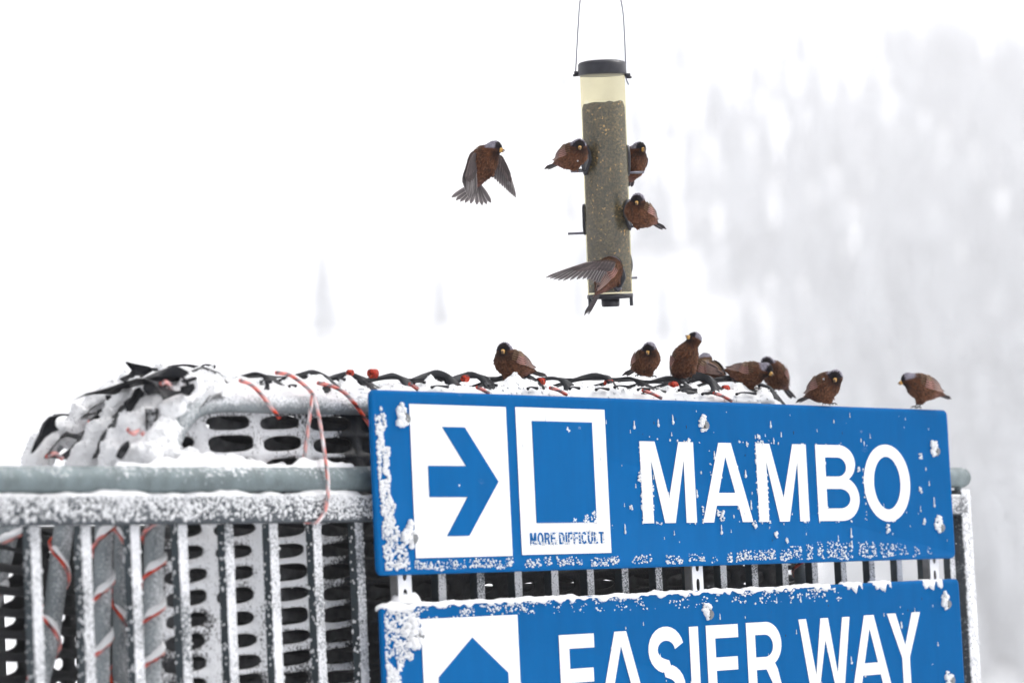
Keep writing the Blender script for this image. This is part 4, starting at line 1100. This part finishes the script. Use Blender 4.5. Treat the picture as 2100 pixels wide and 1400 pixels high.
def feather(mb, root, tip, wd, nrm, c0, c1, conform=None, tipw=0.5, base=0.45, camber=0.10, nL=7, edge=0.16):
    d = unit(tip - root); s_ = unit(np.cross(nrm, d)); L = np.linalg.norm(tip - root); V = []; C = []
    ss = (-1.0, -0.72, 0.0, 0.72, 1.0)
    for i in range(nL + 1):
        t = i / nL
        w_ = wd * (base + (1 - base) * min(1, t * 2.2)) * (1 if t < 0.72 else max(0.10, math.sqrt(max(0, 1 - ((t - 0.72) / 0.285) ** 2))))
        for q in ss:
            p = root + d * (L * t) + s_ * (q * w_ / 2) + nrm * camber * wd * (1 - q * q)
            V.append(p); e = 1.0 if abs(q) > 0.9 else (0.0 if q == 0 else edge)
            C.append(np.asarray(c0) * (1 - e) + np.asarray(c1) * e)
    Fc = [[i * 5 + k, i * 5 + k + 1, (i + 1) * 5 + k + 1, (i + 1) * 5 + k] for i in range(nL) for k in range(4)]
    if conform is not None: V = conform(np.array(V))
    mb.add(V, Fc, np.array(C))

DARKF, EDGEF, PINK, BUFF = (0.030, 0.026, 0.030), (0.30, 0.24, 0.23), (0.36, 0.15, 0.13), (0.30, 0.17, 0.10)

def finch(label, body, head, tail, depth, yaw, pitch, hyaw, hpitch, feet=(), toe_yaw=None, scale=1.0, wings='folded', tail_spread=8.0, group='finches', beak_open=0.0, spread=None, fan=None, hd=None, plump=1.0, tone=1.0, streak=0.0, tail_l=None):
    """body, head, tail: picture points of belly centre, head centre and tail tip; yaw 0 looks to picture right, -90 at the camera"""
    sc = scale; c0 = at_d(*body, depth); f = DIRV(yaw, pitch); l = np.array([-math.sin(rad(yaw)), math.cos(rad(yaw)), 0.0]); u = np.cross(f, l)
    h0 = c0 + sc * (f * 0.040 + K * 0.014)
    hc = at_d(*head, float((h0 - CAMP) @ FWD) if hd is None else depth + hd)
    tl = 0.112 if tail_l is None else tail_l
    t0 = c0 - f * tl * sc; tt = at_d(*tail, float((t0 - CAMP) @ FWD)); td = unit(tt - c0)
    hf = DIRV(hyaw, hpitch); hl = np.array([-math.sin(rad(hyaw)), math.cos(rad(hyaw)), 0.0]); hu = np.cross(hf, hl)
    RB = np.stack([f, l, u], 1); RH = np.stack([hf, hl, hu], 1)
    tx = td; ty = unit(np.cross(u, tx)); RTm = np.stack([tx, ty, np.cross(tx, ty)], 1)
    A = lambda *r: np.array(r) * sc
    ch = c0 + sc * (f * 0.016 + u * 0.002); nk = c0 + sc * (f * 0.018 + u * 0.006)
    def sdf(p):
        d = sd_ell(p, c0 - f * 0.003 * sc, RB, A(0.0345, 0.0292 * plump, 0.0300 * plump))
        d = smin(d, sd_ell(p, ch, RB, A(0.0265, 0.0268 * plump, 0.0272 * plump)), 0.010)
        d = smin(d, sd_ell(p, c0 + td * 0.024 * sc, RTm, A(0.027, 0.0175, 0.0162)), 0.014)
        d = smin(d, sd_ell(p, c0 + td * 0.045 * sc, RTm, A(0.018, 0.0090, 0.0062)), 0.009)
        d = smin(d, sd_cap(p, nk, hc - hu * 0.002 * sc, 0.0205 * sc, 0.0140 * sc), 0.016)
        d = smin(d, sd_ell(p, hc, RH, A(0.0172, 0.0152, 0.0156)), 0.007)
        for ft in feet:
            fp = at_d(*ft, depth); hip = c0 - u * 0.022 * sc + (fp - c0) * 0.15
            d = smin(d, sd_cap(p, hip, hip + (fp - hip) * 0.30, 0.0095 * sc, 0.004 * sc), 0.009)
        return d
    P = np.array([c0 - 0.045 * sc, c0 + 0.045 * sc, hc - 0.024 * sc, hc + 0.024 * sc, c0 + td * 0.085 * sc, c0 + td * 0.06 * sc - 0.02])
    bv, bf = surface_nets(sdf, P.min(0) - 0.006, P.max(0) + 0.006, 0.0025)
    # plumage colours in the bird's own frame
    q = (bv - c0) @ RB / sc; hq = (bv - hc) @ RH / (0.0162 * sc); hr = np.linalg.norm(hq, axis=1)
    nz = fbm(bv * 260, 2); nz2 = fbm(bv * 90 + 5, 2)
    brown = np.array([0.098, 0.037, 0.016]) * tone; Cc = np.tile(brown, (len(bv), 1)) * (1 + 0.30 * nz[:, None] + 0.2 * nz2[:, None])
    def mixc(mask, c):
        nonlocal Cc
        mask = np.clip(mask, 0, 1)[:, None]; Cc = Cc * (1 - mask) + np.array(c) * mask
    sm = lambda x, a, b: np.clip((x - a) / (b - a), 0, 1) ** 2 * (3 - 2 * np.clip((x - a) / (b - a), 0, 1))
    mixc(sm(q[:, 0], -0.010, -0.045) * sm(q[:, 2], 0.010, -0.010) * (0.55 + 0.4 * nz), (0.20, 0.095, 0.085))      # rosy flanks
    mixc(sm(q[:, 0], -0.040, -0.065) * sm(nz, -0.3, 0.4) * 0.7, (0.24, 0.18, 0.17))                                # pale vent
    mixc(sm(q[:, 2], 0.010, 0.024) * sm(hr, 1.2, 1.9) * (0.35 + 0.5 * streak), (0.13, 0.075, 0.035))                # mantle
    mixc(sm(q[:, 2], 0.010, 0.022) * sm(np.sin(q[:, 1] * 900 + 3 * nz2), 0.1, 0.9) * sm(hr, 1.3, 1.8) * 0.8, (0.022, 0.016, 0.013))
    near = sm(hr, 1.55, 1.15)
    mixc(near * sm(hq[:, 2], -0.25, 0.05) * sm(hq[:, 0], 0.66, 0.42), (0.29, 0.275, 0.33))                          # grey hind crown
    mixc(near * sm(hq[:, 0], 0.42, 0.64) * sm(hq[:, 2], -0.35, 0.05), (0.014, 0.013, 0.022))                        # black forehead
    mixc(near * sm(hq[:, 0], 0.45, 0.8) * sm(np.abs(hq[:, 1]), 0.75, 0.35), (0.016, 0.012, 0.013))                  # lores
    mixc(sm(hr, 2.3, 1.1) * sm(hq[:, 2], -0.2, -0.6) * sm(hq[:, 0], -0.2, 0.4) * 0.8, (0.026, 0.013, 0.010))        # dark throat
    root = thing('finch', label, 'bird', c0 - K * 0.045, group)
    mb = MB(); mb.add(bv, bf.tolist(), Cc); bd = mb.build('body', MT['plume'], root)
    # loose contour feathers lying on the body
    rg = np.random.default_rng(len(label) * 7 + int(body[0])); sel = rg.choice(len(bv), min(len(bv), 1500), replace=False)
    p = bv[sel]; d0 = sdf(p); nr_ = np.stack([sdf(p + np.eye(3)[k] * 1e-4) - d0 for k in range(3)], 1); nr_ /= np.linalg.norm(nr_, axis=1)[:, None] + 1e-12
    hw_ = sm(hr[sel], 2.0, 1.2)[:, None]; flow = hw_ * (-hf * 0.9 - hu * 0.2) + (1 - hw_) * td
    tg_ = flow - nr_ * np.sum(flow * nr_, axis=1)[:, None]; tn = np.linalg.norm(tg_, axis=1); ok = tn > 0.15
    p, nr_, tg_, hw_, ci = p[ok], nr_[ok], tg_[ok] / tn[ok][:, None], hw_[ok], Cc[sel][ok]
    n_ = len(p); sd_ = np.cross(nr_, tg_); ln = (0.0085 - 0.0045 * hw_[:, 0]) * sc * rg.uniform(0.7, 1.25, n_); wd_ = ln * rg.uniform(0.22, 0.34, n_); lift = ln * rg.uniform(0.05, 0.26, n_)
    tg_ = tg_ + sd_ * rg.uniform(-0.25, 0.25, (n_, 1))
    pt = lambda a, s, h: p + tg_ * (ln * a)[:, None] + sd_ * (wd_ * s)[:, None] + nr_ * (lift * h + 0.0003)[:, None]
    FV = np.stack([pt(-0.2, 0, -0.6), pt(0.35, -1, 0.25), pt(0.35, 0, 0.55), pt(0.35, 1, 0.25), pt(0.85, -0.6, 0.8), pt(0.85, 0.6, 0.8), pt(1.05, 0, 1.0)], 1).reshape(-1, 3)
    ff_ = np.array([[0, 1, 2], [0, 2, 3], [1, 4, 2], [2, 4, 5], [2, 5, 3], [4, 6, 5]]); FF = (ff_[None] + 7 * np.arange(n_)[:, None, None]).reshape(-1, 3)
    br = rg.uniform(0.6, 1.35, (n_, 1)); tipc = ci * br * 1.25 + (1 - hw_) * np.array([0.034, 0.020, 0.015]) * rg.uniform(0, 1.6, (n_, 1))
    FC = np.stack([ci * br * 0.7, ci * br, ci * br * 0.75, ci * br, tipc, tipc, tipc], 1).reshape(-1, 3)
    mb = MB(); mb.add(FV, FF.tolist(), FC); tag(mb.build('plumage', MT['feather'], root, False), kind='stuff')
    # beak: upper and lower mandible
    mb = MB(); b0 = hc + sc * (hf * 0.0130 - hu * 0.0028); V = []; C = []; Fc = []
    for mnd, (dz, ang, ln) in enumerate(((0.0005, 2 + beak_open * 4, 0.0155), (-0.0030, -8 - beak_open * 14, 0.0130))):
        d_ = unit(hf * math.cos(rad(ang - 8)) + hu * math.sin(rad(ang - 8))); nb = len(V)
        for i in range(5):
            t = i / 4; r_ = (0.0055 if mnd == 0 else 0.0046) * (1 - t) ** 0.75 + 0.0004
            for k in range(10):
                a = 2 * math.pi * k / 10; V.append(b0 + sc * (hu * dz + d_ * ln * t - hu * 0.002 * t * t * (mnd == 0) + hl * r_ * math.cos(a) + hu * r_ * 0.85 * math.sin(a)))
                C.append((0.74, 0.42, 0.10) if t < 0.72 else (0.20, 0.11, 0.05) if t < 0.9 else (0.04, 0.03, 0.03))
        Fc += [[nb + i * 10 + k, nb + i * 10 + (k + 1) % 10, nb + (i + 1) * 10 + (k + 1) % 10, nb + (i + 1) * 10 + k] for i in range(4) for k in range(10)] + [[nb + 40 + k for k in range(10)]]
    mb.add(V, Fc, np.array(C)); mb.build('beak', MT['beak'], root)
    for s_ in (-1, 1):
        e = hc + sc * (hf * 0.0085 + hl * s_ * 0.0115 + hu * 0.0022)
        mb = MB(); mb.add([e + 0.0021 * sc * v for v in ICO_V], ICO_F); mb.build('eye', MT['eye'], root)
    def conform(off):
        def g_(p):
            for _ in range(2):
                d = sdf(p); gr = np.stack([sdf(p + np.eye(3)[k] * 1e-4) - d for k in range(3)], 1)
                gr /= np.linalg.norm(gr, axis=1)[:, None] + 1e-12
                p = p + gr * np.maximum(0, off - d)[:, None]
            return p
        return g_
    def folded(side):
        sh = c0 + sc * (f * 0.017 + l * side * 0.024 + u * 0.013); wt = c0 + sc * (td * 0.060 + l * side * 0.006 + u * 0.011)
        mbw = MB(); dn = -u * 0.8 + l * side * 0.45; dn = unit(dn)
        W = lambda s: sc * (0.027 * max(0, 1 - s) ** 0.75 + 0.004)
        pos = lambda s, t: sh + (wt - sh) * s + dn * W(s) * (t - 0.40)
        nr = unit(l * side + u * 0.5)
        jt = random.Random(len(label))
        for i in range(7):                              # flight feathers
            t = 0.95 - i * 0.13; s1 = 0.78 + 0.22 * t if i < 4 else 0.70 + 0.1 * t
            feather(mbw, pos(0.26, t), pos(s1 + jt.uniform(-0.02, 0.02), t), sc * 0.0095, nr, (0.020, 0.017, 0.021), (0.60, 0.40, 0.34), conform((0.0026 + 0.0006 * i) * sc), nL=6, edge=0.22)
        for i in range(6):                              # greater coverts
            t = 0.92 - i * 0.15
            feather(mbw, pos(0.10, t), pos(0.43 - 0.03 * i, t), sc * 0.0085, nr, (0.030, 0.020, 0.022), (0.78, 0.40, 0.32) if i < 4 else (0.62, 0.40, 0.24), conform((0.0056 + 0.0004 * i) * sc), nL=4, edge=0.34)
        for i in range(5):                              # lesser coverts and scapulars
            t = 0.70 - i * 0.17
            feather(mbw, pos(-0.05, t), pos(0.27 + 0.03 * i, t), sc * 0.0095, nr, np.array((0.050, 0.024, 0.013)) * tone, (0.34, 0.19, 0.10), conform((0.0026 + 0.0004 * i) * sc), nL=4)
        mbw.build('wing', MT['feather'], root)
    if wings == 'folded':
        folded(1); folded(-1)
    elif wings == 'half':
        folded(-1 if spread[0][2] > 0 else 1)
    if spread is not None:
        for (roots, tips, side, dz_r, dz_t, nf, cov) in spread:
            RP = [at_d(x, y, depth + z) for (x, y), z in zip(roots, np.linspace(dz_r[0], dz_r[1], len(roots)))]
            TP = [at_d(x, y, depth + z) for (x, y), z in zip(tips, np.linspace(dz_t[0], dz_t[1], len(tips)))]
            RP = smooth_path(RP, 8); TP = smooth_path(TP, 8)
            wm = MB(); ax_ = unit(np.cross(TP[0] - RP[0], RP[-1] - RP[0]))
            if ax_ @ FWD > 0: ax_ = -ax_
            CP = [RP[int(i * (len(RP) - 1) / 10)] for i in range(11)]; CT = [TP[int(i * (len(TP) - 1) / 10)] for i in range(11)]
            # arm and covert sheet with small overlapping coverts
            V = []; C = []
            for i in range(11):
                for j in range(5):
                    t = j / 4; V.append(CP[i] + (CT[i] - CP[i]) * (cov * t - 0.03) - ax_ * 0.0015 + ax_ * 0.006 * math.sin(math.pi * min(1, t * 1.2)) * (1 - 0.6 * i / 10)); C.append(np.array((0.070, 0.048, 0.044)) * (1 - t) + np.array((0.17, 0.14, 0.14)) * t)
            wm.add(V, [[i * 5 + j, i * 5 + j + 1, i * 5 + 6 + j, i * 5 + 5 + j] for i in range(10) for j in range(4)], np.array(C))
            for row in range(2):
                for i in range(9):
                    k = (i + 0.5) / 9 * 10; a = int(k); fr2 = k - a
                    r0 = CP[a] + (CP[min(10, a + 1)] - CP[a]) * fr2; t1 = CT[a] + (CT[min(10, a + 1)] - CT[a]) * fr2
                    feather(wm, r0 + (t1 - r0) * (0.02 + 0.14 * (1 - row)) + ax_ * (0.006 + 0.001 * row), r0 + (t1 - r0) * (cov + 0.16 - 0.16 * row) + ax_ * (0.002 + 0.003 * row), np.linalg.norm(CP[-1] - CP[0]) / 6.5 + 0.004, ax_, (0.080, 0.066, 0.066), (0.30, 0.23, 0.22), nL=3)
            wg = wm.build('wing', MT['feather'], root)
            for i in range(nf):
                k = i / (nf - 1); a = k * (len(RP) - 1.001); b_ = k * (len(TP) - 1.001)
                r0 = RP[int(a)] + (RP[int(a) + 1] - RP[int(a)]) * (a % 1); t1 = TP[int(b_)] + (TP[int(b_) + 1] - TP[int(b_)]) * (b_ % 1)
                fm = MB(); wd = (0.0105 if k < 0.6 else 0.0080) * sc
                feather(fm, r0 + (t1 - r0) * 0.06 - ax_ * 0.0006 * i, t1 - ax_ * 0.0006 * i, wd, ax_, (0.13, 0.115, 0.118), (0.85, 0.78, 0.76), tipw=0.4, nL=8)
                fm.build('feather', MT['vane'], wg)
    # tail
    tb = c0 + td * 0.043 * sc; un = unit(np.cross(td, unit(np.cross(u, td))))
    if fan is not None:
        mt_ = MB(); mt_.add([tb - td * 0.004 + 0.008 * sc * v for v in ICO_V], ICO_F, np.array((0.05, 0.04, 0.04))); tg = mt_.build('tail', MT['feather'], root)
        for i, (x, y) in enumerate(fan):
            fm = MB(); tp_ = at_d(x, y, float((tt - CAMP) @ FWD)); feather(fm, tb + (tp_ - tb) * 0.05, tp_ - FWD * 0.0005 * abs(i - len(fan) / 2), 0.0115 * sc, -FWD, (0.13, 0.115, 0.118), (0.85, 0.78, 0.76), base=0.3, nL=8); fm.build('feather', MT['vane'], tg)
    else:
        tm = MB(); sv_ = unit(np.cross(un, td)); L = float(np.linalg.norm(tt - tb))
        for i in range(9):
            k = (i - 4) / 4; a = rad(tail_spread * k); d_ = td * math.cos(a) + sv_ * math.sin(a)
            feather(tm, tb + sv_ * 0.004 * k * sc - un * 0.0012 * abs(i - 4), tb + d_ * L * (0.93 + 0.07 * abs(k)) - un * (0.0018 * abs(i - 4) - 0.002), 0.0105 * sc, un, (0.045, 0.042, 0.048), (0.34, 0.29, 0.29), base=0.5, nL=6)
        tm.build('tail', MT['feather'], root)
    # legs
    ty_ = yaw if toe_yaw is None else toe_yaw; tf = DIRV(ty_, 0); tlft = np.array([-math.sin(rad(ty_)), math.cos(rad(ty_)), 0.0])
    for ft in feet:
        fp = at_d(*ft, depth); hip = c0 - u * 0.022 * sc + (fp - c0) * 0.15; kn = hip + (fp - hip) * 0.38 - tf * 0.003
        lm = MB(); lm.add(*tube_data(smooth_path([hip, kn, fp + K * 0.003], 4), 0.00135 * sc, 7)); lg = lm.build('leg', MT['leg'], root)
        for a, ln in ((-28, 0.0135), (0, 0.0155), (28, 0.0135), (180, 0.0115)):
            d_ = tf * math.cos(rad(a)) + tlft * math.sin(rad(a)); o_ = fp + K * 0.0025
            tm = MB(); tm.add(*tube_data(smooth_path([o_, o_ + d_ * ln * 0.45 * sc + K * 0.0015, o_ + d_ * ln * 0.8 * sc - K * 0.0005, o_ + d_ * ln * sc - K * 0.0045], 4), [0.0013] * 5 + [0.0011] * 4 + [0.0009, 0.0007, 0.0004, 0.0002], 6)); tm.build('toe', MT['leg'], lg)
    return root

def dep(px, py, w): return float((at(px, py, w) - CAMP) @ FWD)

finch('dark brown finch hovering with wings and tail fanned, left of the feeder', (990, 337), (1014, 303), (966, 415), 7.55, -42, 42, -28, -8, feet=((988, 364), (1004, 363)), wings='spread', scale=1.02, hd=-0.02, toe_yaw=-30,
      spread=[([(972, 312), (966, 316), (960, 328), (957, 342), (955, 354)], [(976, 396), (973, 405), (965, 408), (959, 394), (954, 376)], -1, (-0.02, -0.045), (-0.03, -0.05), 13, 0.42),
              ([(1012, 322), (1020, 318), (1030, 322), (1036, 332), (1040, 344)], [(1001, 357), (1012, 366), (1028, 381), (1044, 396), (1058, 407)], 1, (0.02, 0.03), (0.03, 0.04), 14, 0.38)],
      fan=[(926, 405), (935, 411), (944, 414), (954, 416), (965, 418), (978, 420), (989, 421), (998, 419), (1007, 416)], tail_l=0.10)
finch('finch on the upper left perch of the feeder, facing the camera', (1173, 321), (1188, 298), (1118, 344), 7.55, -38, 18, -88, -14, feet=((1180, 350), (1188, 351)), toe_yaw=-60, scale=0.90)
finch('finch half hidden behind the upper right side of the feeder tube', (1301, 334), (1311, 304), (1291, 381), 7.68, -80, 52, -58, -4, feet=((1303, 354), (1312, 354)), scale=0.90, beak_open=0.6, tail_l=0.08)
finch('plump finch on the middle right perch of the feeder', (1314, 440), (1308, 409), (1364, 467), 7.55, -140, 24, -104, -20, feet=((1306, 466), (1321, 466)), scale=0.90)
finch('finch clinging to the feeder foot with one wing thrown out sideways', (1248, 562), (1257, 541), (1199, 644), 7.52, 25, 52, 40, 0, feet=((1258, 590),), wings='half', scale=0.95, toe_yaw=60, tail_l=0.10, tail_spread=9,
      spread=[([(1262, 537), (1245, 535), (1230, 536), (1218, 536), (1212, 538)], [(1236, 580), (1220, 579), (1196, 573), (1150, 577), (1121, 571)], 1, (-0.035, -0.05), (-0.03, -0.05), 15, 0.30)])
finch('finch standing left of centre on the net ridge, tail to the right', (1050, 748), (1034, 716), (1121, 769), dep(1050, 775, -0.19), -150, 26, -100, -6, feet=((1043, 779), (1056, 779)), scale=0.98)
finch('round finch on the net ridge looking down, tail to the left', (1324, 742), (1332, 714), (1279, 767), dep(1324, 775, -0.19), -58, 22, -112, -24, feet=((1307, 772), (1338, 774)), scale=0.92)
finch('upright finch stretching its neck with beak raised', (1404, 743), (1425, 694), (1380, 784), dep(1404, 780, -0.17), -52, 56, -150, 26, feet=((1398, 780), (1416, 780)), scale=0.98, hd=-0.01)
finch('streaky backed finch turned away beside the upright one', (1452, 762), (1446, 736), (1503, 779), dep(1450, 785, -0.29), 145, 20, 120, -20, feet=(), scale=0.95, streak=1.0, tone=0.9)
finch('long bodied finch stooping to the right on the net', (1534, 769), (1571, 757), (1481, 757), dep(1534, 790, -0.16), -16, 4, -38, -26, feet=((1530, 797), (1548, 799)), scale=0.98, plump=0.92)
finch('finch looking over the back of the stooping one', (1590, 771), (1573, 743), (1629, 814), dep(1590, 800, -0.28), -130, 42, -96, -10, feet=((1588, 806),), scale=0.95)
finch('finch with tail to the left perched on the top edge of the upper sign', (1690, 796), (1714, 772), (1634, 822), dep(1690, 832, -0.011), -42, 24, -104, -14, feet=((1692, 829), (1707, 830)), scale=1.02, toe_yaw=-60)
finch('finch in profile facing left at the right end of the upper sign', (1892, 795), (1862, 777), (1950, 815), dep(1890, 836, -0.011), -162, 18, 178, -10, feet=((1876, 836), (1886, 837)), scale=1.02, toe_yaw=-120)
for o in bpy.data.objects:
    if o.get('group') == 'finches': o['group'] = 'finches at the feeder and on the sign'

# ------------------------------------------------------------------ falling snow
g = random.Random(77); cp = []; cs = []
for _ in range(420):
    d_ = g.uniform(5.2, 13.0); cp.append(at_d(g.uniform(-50, 2150), g.uniform(-50, 1450), d_)); cs.append(g.uniform(0.0006, 0.0016))
tag(flecks('falling_snow', cp, cs, flat=0.9), 'sparse small snowflakes drifting through the air', 'snowflakes', kind='stuff')

# ------------------------------------------------------------------ fog
hb = MB(); hb.add(*box_data((0, 690, 214), np.array([1.0, 0, 0]), np.array([0, 1.0, 0]), K, 880, 820, 250))
m = bpy.data.materials.new('fog'); m.use_nodes = True
n = m.node_tree.nodes; n.remove(n['Principled BSDF'])
pv = n.new('ShaderNodeVolumePrincipled'); pv.inputs['Color'].default_value = (0.985, 0.985, 1.0, 1)
pv.inputs['Density'].default_value = 0.00105; pv.inputs['Anisotropy'].default_value = 0.0
m.node_tree.links.new(pv.outputs[0], n['Material Output'].inputs['Volume'])
tag(hb.build('haze', m, smooth=False), 'pale snow fog filling the valley', 'fog', kind='stuff')
